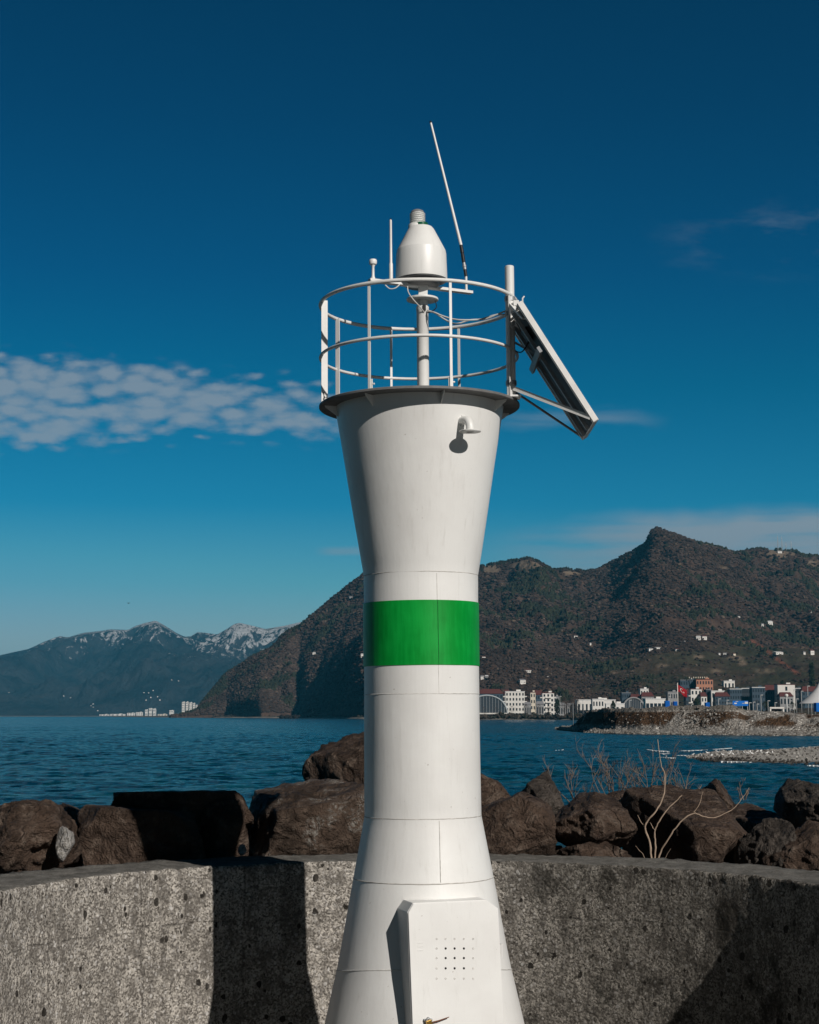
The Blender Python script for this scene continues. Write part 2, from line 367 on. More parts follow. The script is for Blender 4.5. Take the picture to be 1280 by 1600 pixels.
amp = np.clip((RD - 50) / 20, 0, 1) * np.clip((1500 - RD) / 600, 0, 1) * np.clip((R(21) - np.abs(AZ)) / R(2), 0, 1)
wx = XX + 1.2 * fbm(XX / 7, YY / 7, 2, 201)
ZZ = amp * (.19 * fbm(wx / 3.4, YY / 1.9, 3, 211, True, .55) + .15 * fbm(wx / 11 + .03 * YY, YY / 6.5, 3, 221, False, .6)) * (1 + .5 * fbm(XX / 60, YY / 60, 2, 231))
sea = npmesh('sea', np.stack([XX, YY, ZZ - .03], -1).reshape(-1, 3), grid_faces(len(az), len(rd)), M_SEA)
tag(sea, kind='structure')

GZ = 1.4                                         # platform level
def wallmesh():
    A = np.radians(np.arange(-16, 196.01, .6)); prof = []
    # inner face (battered), rounded arris, top, back
    prof = [(0.10, GZ - .3, 0), (0.10, GZ, 0)]
    for k in range(1, 40): prof.append((.10 - .10 * k / 40, GZ + (WZ - .025 - GZ) * k / 40, 0))
    prof += [(0, WZ - .025, 0), (-.006, WZ - .008, 0), (-.022, WZ, 0)]
    n_in = len(prof)
    V = []; m = 0
    tops = [-.022 - (WT - .05) * k / 8 for k in range(0, 9)]
    prof2 = [(a, WZ, 1) for a in tops] + [(-WT, WZ - .03, 1), (-WT - .05, 0.0, 1)]
    def rows(pr):
        out = []
        for a in A:
            for off, z, _ in pr:
                r = WR - off; x = CX + r * math.cos(a); y = CY + r * math.sin(a)
                n = mn.noise(Vector((x * 3, y * 3, z * 3))) * .010 + mn.noise(Vector((x * 14, y * 14, z * 14))) * .008 + (mn.noise(Vector((x * 31, y * 31, z * 31))) * .010 if z > WZ - .06 else 0)
                if z <= GZ: n = 0
                out.append((x - n * math.cos(a), y - n * math.sin(a), z + (n * .9 if z > WZ - .03 else 0)))
        return out
    a1 = rows(prof); a2 = rows(prof2)
    return a1, len(prof), a2, len(prof2), len(A)
a1, k1, a2, k2, nA = wallmesh()
V = np.array(a1 + a2); Fs = np.concatenate([grid_faces(nA, k1), grid_faces(nA, k2) + len(a1)])
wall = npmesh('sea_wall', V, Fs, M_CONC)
wall.data.materials.append(M_CTOP)
mi = np.zeros(len(Fs), np.int32); mi[len(grid_faces(nA, k1)):] = 1; wall.data.polygons.foreach_set('material_index', mi)
bm = bmesh.new(); bm.from_mesh(wall.data); bmesh.ops.remove_doubles(bm, verts=bm.verts, dist=.0005); bmesh.ops.holes_fill(bm, edges=[e for e in bm.edges if e.is_boundary], sides=0)
bmesh.ops.recalc_face_normals(bm, faces=bm.faces); bm.to_mesh(wall.data); bm.free()
tag(wall, 'curved pebbly concrete wave wall standing behind the white beacon', 'wall')

def f_plat(t, b):
    n = t.noise(t.pos, 9, 6, .7); t.put(b.inputs['Base Color'], t.mix(n, (.04, .038, .034), (.10, .095, .085))); t.put(b.inputs['Normal'], t.bump(t.noise(t.pos, 60, 4, .7), .5, .01))
M_PLAT = material('platform_concrete', f_plat, rough=.9)
mb = MB(); mb.lathe([(0, GZ), (WR + .3, GZ), (WR + .3, GZ - 1.6), (0, GZ - 1.6)], (CX, CY, 0), 96)
tag(mb.build('platform', M_PLAT), kind='structure')
mb = MB(); mb.prism([Vector((-5.5, -30, -.6)), Vector((5.5, -30, -.6)), Vector((5.5, -30, GZ - .012)), Vector((-5.5, -30, GZ - .012))], (0, 37.5, 0))
tag(mb.build('breakwater_path', M_PLAT), kind='structure')

# ------------------------------------------------------------------ rocks
def rock(x0, x1, y0, y1, D, depth, mat, label, seed, planes=13, rot=0.0, lump=.06, round_=.6, name='boulder', sub=6, group='boulders piled behind the sea wall', tilt=0.0, flat=None, boxy=False):
    D = D * 1.02
    rnd = random.Random(seed)
    a = P(x0, (y0 + y1) / 2, D); b_ = P(x1, (y0 + y1) / 2, D); t_ = P((x0 + x1) / 2, y0, D); u_ = P((x0 + x1) / 2, y1, D)
    hx = (b_.x - a.x) / 2; hz = (t_.z - u_.z) / 2; c = Vector(((a.x + b_.x) / 2, D + depth / 2, (t_.z + u_.z) / 2))
    bm = bmesh.new(); bmesh.ops.create_icosphere(bm, subdivisions=sub, radius=1)
    pl = []
    if boxy:
        for nv in ((1, 0, 0), (-1, 0, 0), (0, 1, 0), (0, -1, 0), (0, 0, 1), (0, 0, -1)):
            pl.append(((Vector(nv) + Vector((rnd.uniform(-.2, .2), rnd.uniform(-.2, .2), rnd.uniform(-.2, .2)))).normalized(), rnd.uniform(.66, .74)))
    for i in range(planes):
        z = -1 + 2 * (i + .5) / planes; th = i * 2.39996 + rnd.uniform(-.4, .4); q = math.sqrt(1 - z * z)
        nv = Vector((q * math.cos(th), q * math.sin(th), z)) + Vector((rnd.uniform(-.3, .3), rnd.uniform(-.3, .3), rnd.uniform(-.3, .3)))
        pl.append((nv.normalized(), rnd.uniform(.70, .98) + (.16 if boxy else 0)))
    off = Vector((rnd.uniform(0, 99), rnd.uniform(0, 99), rnd.uniform(0, 99)))
    for v in bm.verts:
        d = v.co.normalized(); k = 70.0; acc = 0.0
        for nv, h in pl:
            q = nv.dot(d)
            if q > .05: acc += (q / h) ** k
        r = acc ** (-1 / k) if acc > 0 else 1.3
        r = min(r, 1.25); rq = .5 + .5 * round_; r = r * rq + (1 - rq)
        p = d * r
        n = mn.fractal(p * 1.6 + off, 1.0, 2.0, 4) * lump * 1.6
        rid = (1 - abs(mn.noise(p * 3.1 + off * 1.3)) * 2) * lump * .7
        cr = mn.noise(p * 7 + off) * lump * .35 + (1 - 2 * abs(mn.noise(p * 11 + off))) * lump * .26 + mn.noise(p * 26 + off) * lump * .16
        v.co = p + d * (n + rid + cr)
    # fit the box
    M = Matrix.Rotation(tilt, 3, 'Y') @ Matrix.Rotation(rot, 3, 'Z')
    for v in bm.verts: v.co = M @ v.co
    mnv = [min(v.co[i] for v in bm.verts) for i in range(3)]; mxv = [max(v.co[i] for v in bm.verts) for i in range(3)]
    sz = (hx, depth / 2, hz)
    for v in bm.verts:
        v.co = Vector([((v.co[i] - (mnv[i] + mxv[i]) / 2) / ((mxv[i] - mnv[i]) / 2)) * sz[i] for i in range(3)])
    me = bpy.data.meshes.new(name); bm.to_mesh(me); bm.free()
    me.polygons.foreach_set('use_smooth', [True] * len(me.polygons)); me.materials.append(mat)
    o = bpy.data.objects.new(name, me); COL.objects.link(o); o.location = c
    return tag(o, label, 'rock', group)

RK = [
 (-60, 97, 1254, 1400, 12.2, 1.3, M_ROCK, 'large rounded brown boulder at the far left above the wall', 3, 17, .5, .09, .8),
 (58, 128, 1259, 1330, 14.2, .8, M_ROCK, 'small dark boulder behind, between the far left boulder and the block beside it', 14, 9, .2, .06, .8),
 (100, 327, 1262, 1400, 12.9, 1.0, M_ROCK, 'wide square brown block with its right half in the beacon shadow', 25, 7, .1, .04, 1.0, 1),
 (168, 396, 1236, 1320, 13.3, .8, M_ROCK, 'flat-topped slab in black shadow against the water', 36, 7, .0, .04, 1.0, 1),
 (296, 384, 1250, 1400, 13.12, .5, M_ROCK, 'narrow boulder in the beacon shadow beside the lichened one', 41, 8, .6, .05, .95),
 (352, 590, 1226, 1410, 13.1, 1.6, M_ROCKL, 'wide brown boulder speckled with white lichen left of the beacon', 52, 9, .3, .06, .9, 1),
 (462, 700, 1136, 1400, 15.3, 1.8, M_ROCK, 'tallest boulder, dark brown and rising beside the beacon shaft', 68, 10, .5, .06, .9),
 (700, 874, 1240, 1400, 13.1, 1.3, M_ROCK, 'brown boulder just right of the beacon shaft behind the wall', 71, 10, .4, .06, .9),
 (720, 815, 1210, 1320, 15.0, 1.2, M_ROCK, 'low dark boulder behind, touching the right side of the shaft', 83, 9, .2, .05, .85),
 (808, 898, 1205, 1330, 14.6, 1.1, M_ROCKG, 'small boulder with a pale grey upright face near the beacon', 94, 8, .9, .06, .95),
 (864, 1004, 1243, 1345, 13.1, 1.1, M_ROCK, 'rounded dark boulder resting on the flat stone by the bare shrub', 105, 11, .7, .06, .8),
 (868, 996, 1318, 1372, 12.95, .6, M_ROCK, 'low flat stone wedged between the rounded boulder and the wall', 116, 7, .1, .06, .95),
 (925, 1010, 1237, 1320, 14.6, 1.0, M_ROCK, 'brown boulder half hidden behind the rounded dark boulder', 127, 8, .3, .05, .85),
 (975, 1222, 1234, 1420, 13.3, 1.7, M_ROCK, 'broadest brown boulder, behind the bare forked shrub', 138, 8, .2, .05, .95),
 (1096, 1172, 1218, 1320, 15.6, 1.0, M_ROCK, 'small pointed boulder peeping above the broadest boulder', 149, 7, .2, .06, .95),
 (1135, 1262, 1263, 1350, 15.0, 1.3, M_ROCK, 'flat brown boulder behind the grey one, low against the water', 151, 8, .5, .05, .9),
 (1166, 1268, 1283, 1410, 13.0, .9, M_ROCKG, 'grey ribbed boulder near the right edge of the wall', 162, 9, .4, .08, .8),
 (1240, 1345, 1222, 1330, 14.2, 1.2, M_ROCKG, 'upright grey boulder cut off by the right edge', 173, 9, .4, .06, .8),
 (1206, 1370, 1288, 1420, 12.75, 1.0, M_ROCK, 'dark boulder in the lower right corner of the pile', 184, 10, .9, .08, .8),
 (-260, -40, 1240, 1400, 13.0, 1.6, M_ROCK, 'brown boulder beyond the left edge of the pile', 195, 9, .9, .06, .9),
 (1330, 1560, 1235, 1400, 13.4, 1.6, M_ROCK, 'brown boulder beyond the right edge of the pile', 206, 9, .9, .06, .9),
 (104, 156, 1322, 1372, 13.9, .5, M_ROCK, 'small dark stone filling the gap left of the square block', 311, 9, .4, .06, .9),
 (838, 890, 1322, 1372, 13.9, .5, M_ROCK, 'small dark stone in the gap left of the low flat stone', 322, 9, .9, .06, .9),
]
for r in RK:
    x0, x1, y0, y1, D, dp, m, lab, sd, pls, rt, lm, rd = r[:13]
    rock(x0, x1, y0, y1, D, dp, m, lab, sd, pls, rt, lm, rd, boxy=len(r) > 13)
rock(82, 111, 1292, 1350, 12.3, .25, M_ROCKW, 'white marble chunk wedged between two brown boulders at left', 301, 7, .3, .05, .95, 'stone', 4)
rock(371, 384, 1320, 1338, 12.62, .10, M_ROCKW, 'small white stone lying at the foot of the lichened boulder', 305, 9, .3, .05, .6, 'stone', 3)
# rubble slope below the boulders down to the sea
ga = np.radians(np.linspace(-13, 193, 150)); gr = np.linspace(3.3, 16, 40)
AA, RR = np.meshgrid(ga, gr, indexing='ij'); XX = CX + RR * np.cos(AA); YY = CY + RR * np.sin(AA)
ZZ = 3.09 - .11 * (RR - 3.52) - np.maximum(RR - 4.3, 0) * .34 + .03 * fbm(XX * 2.3, YY * 2.3, 4, 5) + .3 * np.clip(RR - 4.5, 0, 1) * fbm(XX * 1.3, YY * 1.3, 4, 5)
ZZ = np.where(RR < 3.75, np.minimum(ZZ, 3.0), ZZ)
tag(npmesh('rubble_slope', np.stack([XX, YY, ZZ], -1).reshape(-1, 3), grid_faces(150, 40), M_ROCK), kind='structure')

# ------------------------------------------------------------------ THE BEACON
D0 = 10.5
pT = P(654.0, 478, D0); pB = P(663.5, 1600, D0)
lean = math.atan2(pB.x - pT.x, pT.z - pB.z)
base = Vector((pB.x + (pB.z - GZ) * math.tan(lean), D0, GZ))
beacon = empty('navigation_beacon', base); beacon.rotation_euler = (0, -lean, 0)
MI = (Matrix.Translation(base) @ Matrix.Rotation(-lean, 4, 'Y')).inverted()
tag(beacon, 'white harbour light tower with a green band, railed top and solar panel', 'lighthouse')
def L(x, y, D=D0): return MI @ P(x, y, D)
def hz(y): return L(658, y).z
def rr(y, rpx): return rpx * fdepth(P(658, y, D0)) / F
prof = []
zt = hz(637)
stations = [(637, 131.5), (900, 89.3), (1085, 90.0), (1274, 91.4), (1370, 109.2), (1511, 135.6), (1600, 156)]
pts = [(rr(y, r), hz(y)) for y, r in stations]
sl = (pts[-1][0] - pts[-2][0]) / (pts[-1][1] - pts[-2][1])
pts.append((pts[-1][0] + sl * (0 - pts[-1][1]), 0.0))
def radius_at(z):
    for (r0, z0), (r1, z1) in zip(pts, pts[1:]):
        if z1 <= z <= z0: return r0 + (r1 - r0) * (z - z0) / (z1 - z0)
    return pts[0][0]
full = []
for (r0, z0), (r1, z1) in zip(pts, pts[1:]):
    n = max(2, int((z0 - z1) / .06))
    for k in range(n): full.append((r0 + (r1 - r0) * k / n, z0 + (z1 - z0) * k / n))
full.append(pts[-1])
shaft = MB().lathe(full, n=160).build('shaft', M_WHITE, beacon, auto=50)
# slight hand-rolled waviness of the plates
for v in shaft.data.vertices:
    a = math.atan2(v.co.y, v.co.x); n = mn.noise(Vector((math.cos(a) * 1.6, math.sin(a) * 1.6, v.co.z * 2.2))) * .0028
    v.co.x += n * math.cos(a); v.co.y += n * math.sin(a)
zg0, zg1 = hz(943.5), hz(1041.5)
MB().lathe([(radius_at(z) + .0042, z) for z in np.linspace(zg0, zg1, 12)] + [(radius_at(zg1) - .01, zg1)], n=160).build('green_band', M_GREEN, beacon, auto=60)
def ringseam(y, mat=M_SEAM, w=.0035, a0=0, a1=360, tiltz=0.0):
    z = hz(y); n = 220; q = []
    for k in range(n):
        a = R(a0 + (a1 - a0) * k / (n if a1 - a0 == 360 else n - 1)); r = radius_at(z + tiltz * max(0, -math.sin(a))); jit = mn.noise(Vector((k * .35, y, 0))) * .0015
        q.append((math.cos(a) * (r - w * .3), math.sin(a) * (r - w * .3) * 1.0, z + jit + tiltz * max(0, -math.sin(a))))
    MB().tube(q, w, 6, closed=(a1 - a0 == 360)).build('weld_seam', mat, shaft)
ringseam(900.5, M_SEAM, .0026); ringseam(1085, M_SEAMW, .0035); ringseam(1274.5, M_SEAM, .0028); ringseam(1370.5, M_SEAM, .0036); ringseam(1516, M_SEAMW, .005, tiltz=.085)
def vseam(px, y0, y1, mat, w=.0035, lift=0.0):
    q = []
    for k in range(30):
        y = y0 + (y1 - y0) * k / 29; z = hz(y); r = radius_at(z); df = fdepth(P(658, y, D0 - r * .9))
        ax = 654 + 9.5 * (y - 478) / 1122; a = math.asin(max(-1, min(1, ((px + (y - y0) * .02) - ax) * df / F / r)))
        q.append((math.sin(a) * (r + lift - w * .3), -math.cos(a) * (r + lift - w * .3), z + 0))
    MB().tube(q, w, 6).build('weld_seam', mat, shaft)
vseam(682, 903, 943, M_SEAMW, .0028); vseam(683, 943.5, 1041.5, M_SEAMG, .0028, .004); vseam(684.5, 1042, 1084, M_SEAMW, .0028); vseam(686, 1277, 1368, M_SEAMW, .004)
# gallery deck
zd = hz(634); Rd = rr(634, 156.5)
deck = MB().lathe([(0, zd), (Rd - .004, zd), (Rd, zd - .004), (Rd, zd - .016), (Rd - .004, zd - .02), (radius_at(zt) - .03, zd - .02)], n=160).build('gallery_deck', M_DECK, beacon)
for a in (-88 + 12, -88 + 60, -88 + 105, -88 + 150, -88 - 35, -88 - 80, -88 - 125, -88 - 170):
    a = R(a); d = Vector((math.cos(a), math.sin(a), 0)); tn = Vector((-d.y, d.x, 0)) * .006
    r0 = radius_at(zt); z0 = zd - .02
    poly = [d * (r0 - .02) + Vector((0, 0, z0)), d * (Rd - .03) + Vector((0, 0, z0)), d * (Rd - .035) + Vector((0, 0, z0 - .012)), d * (r0 - .03) + Vector((0, 0, z0 - .085))]
    MB().prism([p - tn / 2 for p in poly], tn).build('gusset', M_WHITE, deck)
# railing
Rr = rr(478, 153.0); zt_r = hz(478); zm_r = hz(560)
rail = MB(); N = 96
rail_root = MB().tube([(Rr * math.cos(2 * math.pi * k / N), Rr * math.sin(2 * math.pi * k / N), zt_r) for k in range(N)], .0125, 10, closed=True).build('top_rail', M_WHITE, beacon)
MB().tube([(Rr * math.cos(2 * math.pi * k / N), Rr * math.sin(2 * math.pi * k / N), zm_r) for k in range(N)], .0105, 10, closed=True).build('middle_rail', M_WHITE, beacon)
for a, w in ((-75.5, .042), (-29, .017), (17.5, .017), (64, .034), (110, .018), (154, .017), (197, .016), (240, .030)):
    d = Vector((math.sin(R(a)), -math.cos(R(a)), 0)); tn = Vector((-d.y, d.x, 0)); m = MB(); rp = Rr - .002
    wide = w > .03
    rad = a in (-75.5, 240)          # flat bars set edge-on to the rail
    q0 = d * (rp + (.004 if wide and not rad else (-.012 if rad else 0)))
    m.bar(q0 + Vector((0, 0, zd)), q0 + Vector((0, 0, zt_r)), w, .007, upv=(tn if rad else d))
    p = m.build('rail_post', M_WHITE, beacon)
    f = MB(); q = d * (rp - .012) + Vector((0, 0, zd + .032))
    f.box(q, (.008, .03, .064), Matrix.Rotation(math.atan2(d.y, d.x), 4, 'Z'), .001)
    f.tube([q - d * .002 + tn * .012, q - d * .002 + tn * .028], .006, 8); f.build('foot_bracket', M_WHITE, p)
# tall pipe at the right
pa = math.radians(66.5); pd = Vector((math.sin(pa), -math.cos(pa), 0)); pr = Rr + .0
pip = MB(); pb = pd * (Rr + .005); pipe_r = .030
pb = Vector((L(799, 600, D0 - .24).x, -.235, 0))
pip.lathe([(0, hz(432) + .0), (pipe_r - .003, hz(432)), (pipe_r, hz(432) - .004), (pipe_r, zd)], (pb.x, pb.y, 0), 24)
pipe = pip.build('panel_mast', M_WHITE, beacon)
MB().box((pb.x, pb.y, zd + .006), (.12, .12, .012), None, .002).build('foot_plate', M_WHITE, pipe)
for z in (zt_r - .02, zt_r - .12, zd + .10):
    MB().lathe([(pipe_r, z - .014), (pipe_r + .006, z - .014), (pipe_r + .006, z + .014), (pipe_r, z + .014)], (pb.x, pb.y, 0), 24).build('clamp', M_GREYM, pipe)
# solar panel
Dn, Df = 9.93, 10.60
Tn = L(815.5, 470, Dn); Bn = L(934.5, 655, Dn); wv = Vector((0, Df - Dn, 0)); lv = Bn - Tn; ln = lv.length; ld = lv.normalized()
nrm = ld.cross(Vector((0, 1, 0))).normalized()
if nrm.x < 0: nrm = -nrm
def SP(a, b, c=0.0): return Tn + lv * a + wv * b + nrm * c     # a along, b across, c off the face
panel = empty('solar_panel', (Tn + lv * .5 + wv * .5)); panel.parent = beacon
PO = panel.location.copy()
def pbuild(m, name, mat, par=panel):
    m.v = [tuple(Vector(v) - PO) for v in m.v]; return m.build(name, mat, par)
m = MB(); m.prism([SP(.01, .015, -.004), SP(.99, .015, -.004), SP(.99, .985, -.004), SP(.01, .985, -.004)], nrm * .004); pbuild(m, 'cell_sheet', M_CELL)
m = MB(); m.prism([SP(.01, .015, -.009), SP(.99, .015, -.009), SP(.99, .985, -.009), SP(.01, .985, -.009)], nrm * .0045); pbuild(m, 'backsheet', M_PANELBACK)
fr = MB(); fh = .036
def rim(a0, b0, a1, b1, wd):
    fr.bar(SP(a0, b0, -fh / 2 + .003), SP(a1, b1, -fh / 2 + .003), wd, fh, upv=nrm)
rim(0, .0, 1, .0, .006); rim(0, 1, 1, 1, .006); rim(0, 0.006, 0, .994, .006); rim(1, .006, 1, .994, .006)
for b in (.03, .97): fr.bar(SP(.004, b, -fh + .001), SP(.996, b, -fh + .001), .026, .002, upv=nrm)
pf = pbuild(fr, 'frame', M_ALU)
m = MB()
for b in (.33, .67): m.bar(SP(0.0, b, -fh - .012), SP(1.0, b, -fh - .012), .032, .022, upv=nrm)
pbuild(m, 'back_rail', M_GREYM)
m = MB(); m.bar(SP(.36, .02, -fh - .034), SP(.36, .98, -fh - .034), .04, .02, upv=nrm); pbuild(m, 'cross_bar', M_GREYM)
m = MB(); m.box(SP(.17, .5, -.03), (.09, .11, .03), Matrix.Rotation(math.atan2(-ld.z, ld.x), 4, 'Y'), .004); pbuild(m, 'junction_box', M_DARK)
def strut(a, b, w, h, mat=M_WHITE, name='strut'):
    m = MB(); m.bar(a, b, w, h); return pbuild(m, name, mat)
ft = Vector((pb.x, pb.y - .03, hz(619)))
strut(ft, SP(.965, .02, -fh + .006), .028, .028, M_WHITE); strut(Vector((pb.x, pb.y + .03, hz(619))), SP(.97, 1.0, -fh + .01), .012, .012, M_GREYM)
strut(Vector((pb.x, pb.y, hz(545))), SP(.36, .35, -fh - .02), .014, .014, M_GREYM)
strut(Vector((pb.x, pb.y - .05, hz(492))), SP(.10, .12, -fh), .03, .012, M_WHITE, 'bracket'); strut(Vector((pb.x, pb.y + .05, hz(500))), SP(.12, .7, -fh), .03, .012, M_WHITE, 'bracket')
m = MB(); m.bar(Vector((pb.x + .035, pb.y - .10, hz(494))), Vector((pb.x + .035, pb.y + .22, hz(494))), .035, .035); pbuild(m, 'hinge_beam', M_WHITE)
m = MB(); m.tube([SP(.01, .0, .0), SP(-.012, .0, .012), SP(-.02, .01, .03)], .005, 6); pbuild(m, 'corner_clip', M_ALU)
# mast, lantern
mc = L(660.8, 540); mx, my = mc.x, 0.0
zdisc = hz(470)
mast = MB().lathe([(.040, zd), (.040, hz(487)), (.043, hz(486)), (.043, hz(480)), (.036, hz(478)), (.036, zdisc)], (mx, my, 0), 32).build('lantern_mast', M_WHITE, beacon)
MB().lathe([(0, hz(466.5)), (.106, hz(466.5)), (.108, hz(468)), (.106, hz(469.5)), (0, hz(469.5))], (mx, my, 0), 48).build('mounting_plate', M_WHITE, mast)
m = MB(); m.box((mx + .012, my - .045, hz(482) - .006), (.022, .012, .04), None, .003); m.build('cable_gland', M_DARK, mast)
MB().box((mx + .004, my, hz(456)), (.062, .07, .085), None, .004).build('lantern_bracket', M_WHITE, mast)
lx = L(658.5, 420).x
zb = hz(441)
lant = MB().lathe([(0, hz(448) - .0), (.105, hz(448)), (.118, hz(446)), (.128, zb + .005), (.168, zb + .006), (.1715, zb + .02)], (lx, my, 0), 64).build('lantern_base', M_UNDER, beacon)
bodyp = [(rr(440, 40.4), zb + .012), (rr(440, 40.6), zb + .02), (rr(400, 39.2), hz(398)), (rr(393, 38), hz(392)), (rr(370, 27.5), hz(372)), (rr(358, 20.5), hz(359)), (rr(355, 17.5), hz(355.5)), (rr(353, 12), hz(354)), (0, hz(353.6))]
bd = MB().lathe(bodyp, (lx, my, 0), 72).build('lantern_housing', M_WHITE, lant, auto=14)
m = MB(); xx0 = L(650.5, 352).x
m.lathe([(.054, hz(372)), (.054, hz(352.5)), (.05, hz(351.2)), (0, hz(351))], (xx0, my - .006, 0), 40); m.build('housing_collar', M_WHITE, lant)
m = MB(); m.lathe([(.045, hz(356)), (.045, hz(350.5)), (0, hz(350.5))], (L(658.5, 352).x, my - .02, 0), 32); m.build('green_ring', M_LGREEN, lant)
bx = L(652.5, 340).x; lp = [(.048, hz(352))]
for k in range(6):
    z0 = hz(350.5 - k * 2.9); lp += [(.050, z0), (.053, z0 + .003), (.053, z0 + .006), (.046, z0 + .0085), (.046, z0 + .0105)]
lens = MB().lathe(lp + [(.046, hz(333)), (0, hz(333))], (bx, my, 0), 40).build('fresnel_lens', M_LENS, lant, auto=25)
MB().lathe([(.047, hz(333.5)), (.047, hz(332.5)), (.040, hz(329.8)), (.024, hz(328)), (0, hz(327.4))], (bx, my, 0), 40).build('lens_cap', M_UNDER, lens)
# antenna cross bar
A0 = L(577, 436.5, D0 - .17); A1 = L(737, 458.5, D0 + .17); zz = (A0.z + A1.z) / 2; A0.z = A1.z = zz
xb = MB(); xb.bar(A0, A1, .045, .018); xbar = xb.build('antenna_bar', M_WHITE, beacon)
def bar_pt(px):
    t = (px - 577) / 160.0; return A0.lerp(A1, t)
def zat(px, y):
    b = bar_pt(px); return L(px, y, D0 + b.y).z
q = bar_pt(583); q.x = L(583, 420, D0 + q.y).x
gps = MB().lathe([(.012, zz), (.014, zz + .02), (.010, zz + .03), (.009, zat(583, 417)), (.015, zat(583, 414)), (.024, zat(583, 413)), (.026, zat(583, 411)), (.026, zat(583, 407)), (.022, zat(583, 405.5)), (0, zat(583, 405))], (q.x, q.y, 0), 24).build('satellite_antenna', M_WHITE, xbar)
q = bar_pt(611); q.x = L(611, 420, D0 + q.y).x
w = MB().lathe([(.013, zz), (.013, zat(611, 413)), (.0095, zat(611, 410)), (.0085, zat(611, 380)), (.008, zat(611, 344)), (.004, zat(611, 343)), (0, zat(611, 343))], (q.x, q.y, 0), 16).build('short_whip_antenna', M_WHITE, xbar)
MB().lathe([(.005, zat(611, 344)), (.005, zat(611, 341.5)), (0, zat(611, 341))], (q.x, q.y, 0), 10).build('antenna_tip', M_DARK, w)
q = bar_pt(729); Dq = D0 + q.y
a = L(729, 458, Dq); b_ = L(728.3, 432, Dq); c_ = L(720.5, 383, Dq); d_ = L(673.3, 192, Dq)
a.y = b_.y = c_.y = d_.y = q.y
long = MB().tube([a, b_], .0085, 12).build('antenna_stub', M_WHITE, xbar)
MB().tube([b_.lerp(c_, 0), b_.lerp(c_, .22)], [.011, .011], 12).build('rubber_boot', M_DARK, xbar)
MB().tube([b_.lerp(c_, .22), b_.lerp(c_, .30), b_.lerp(c_, .31), b_.lerp(c_, .36), b_.lerp(c_, .37), b_.lerp(c_, .44)], [.012, .012, .014, .014, .011, .011], 12).build('connector', M_GREYM, xbar)
MB().tube([b_.lerp(c_, .44), b_.lerp(c_, .7), b_.lerp(c_, .71), b_.lerp(c_, .74), b_.lerp(c_, .75), b_.lerp(c_, 1.0)], [.012, .012, .010, .010, .013, .011], 12).build('antenna_grip', M_DARK, xbar)
MB().tube([c_, d_], [.0105, .0075], 12).build('long_whip_antenna', M_WHITE, xbar)
MB().tube([d_, d_ + (d_ - c_).normalized() * .012], [.0085, .0075], 10).build('antenna_tip', M_DARK, xbar)
# cables
def cable(pp, r=.0055, par=beacon, mat=M_CABLE):
    V = [L(x, y, d) for x, y, d in pp]; out = []
    for i in range(len(V) - 1):
        p0 = V[max(0, i - 1)]; p1 = V[i]; p2 = V[i + 1]; p3 = V[min(len(V) - 1, i + 2)]
        for k in range(8):
            t = k / 8; out.append(.5 * ((2 * p1) + (p2 - p0) * t + (2 * p0 - 5 * p1 + 4 * p2 - p3) * t * t + (3 * p1 - p0 - 3 * p2 + p3) * t ** 3))
    out.append(V[-1]); MB().tube(out, r, 8).build('cable', mat, par)
cable([(668, 485, 10.46), (680, 489, 10.42), (695, 499, 10.4), (712, 506, 10.38), (735, 500, 10.36), (760, 498, 10.32), (790, 486, 10.28), (800, 487, 10.27)])
cable([(668, 487, 10.46), (678, 488, 10.40), (690, 493, 10.38), (706, 498, 10.36), (722, 500, 10.34), (750, 499, 10.34), (775, 492, 10.3), (798, 492, 10.27)])
cable([(637, 446, 10.42), (638, 456, 10.4), (645, 467, 10.38), (655, 478, 10.42), (663, 488, 10.46)], .004)
cable([(602, 445, 10.38), (609, 451, 10.38), (618, 450, 10.38), (625, 444, 10.40)], .004)
cable([(680, 470, 10.44), (682, 480, 10.40), (674, 487, 10.42), (668, 489, 10.45)], .003, mat=M_DARK)
cable([(799, 495, 10.25), (796, 500, 10.2), (800, 512, 10.2), (806, 505, 10.2), (818, 486, 10.15)], .005)
cable([(806, 549, 10.25), (815, 550, 10.2), (823, 540, 10.2), (826, 528, 10.2), (822, 510, 10.2)], .004, mat=M_DARK)
# bent vent pipe on the flared head
def vent():
    z = L(715, 656, D0 - .50).z; r = radius_at(z); a = R(30); d = Vector((math.sin(a), -math.cos(a), 0))
    side = Vector((.7, -.3, 0)).normalized()
    st = d * (r - .04) + Vector((0, 0, z)); out = (d * .25 + side).normalized()
    q = [st]; R0 = .062; c0 = d * (r + .035)
    for k in range(11):
        t = R(90 * k / 10); q.append(c0 + d * (R0 * math.sin(t)) + Vector((.0, 0, z - R0 * (1 - math.cos(t)))))
    e = q[-1] + Vector((0, 0, -.02)); q.append(e)
    v = MB().tube(q, .026, 20).build('vent_pipe', M_WHITE, beacon)
    MB().lathe([(.026, e.z + .003), (.068, e.z + .003), (.070, e.z), (.068, e.z - .005), (.024, e.z - .005)], (e.x, e.y, 0), 32).build('pipe_flange', M_WHITE, v)
    MB().lathe([(.028, 0), (.036, .0), (.036, .004), (.028, .006)], d * (r - .004) + Vector((0, 0, z)), 20, Matrix.Rotation(-math.pi / 2 + a, 3, 'Z').to_4x4().to_3x3() @ Matrix.Rotation(math.pi / 2, 3, 'X')).build('pipe_collar', M_WHITE, v)
vent()
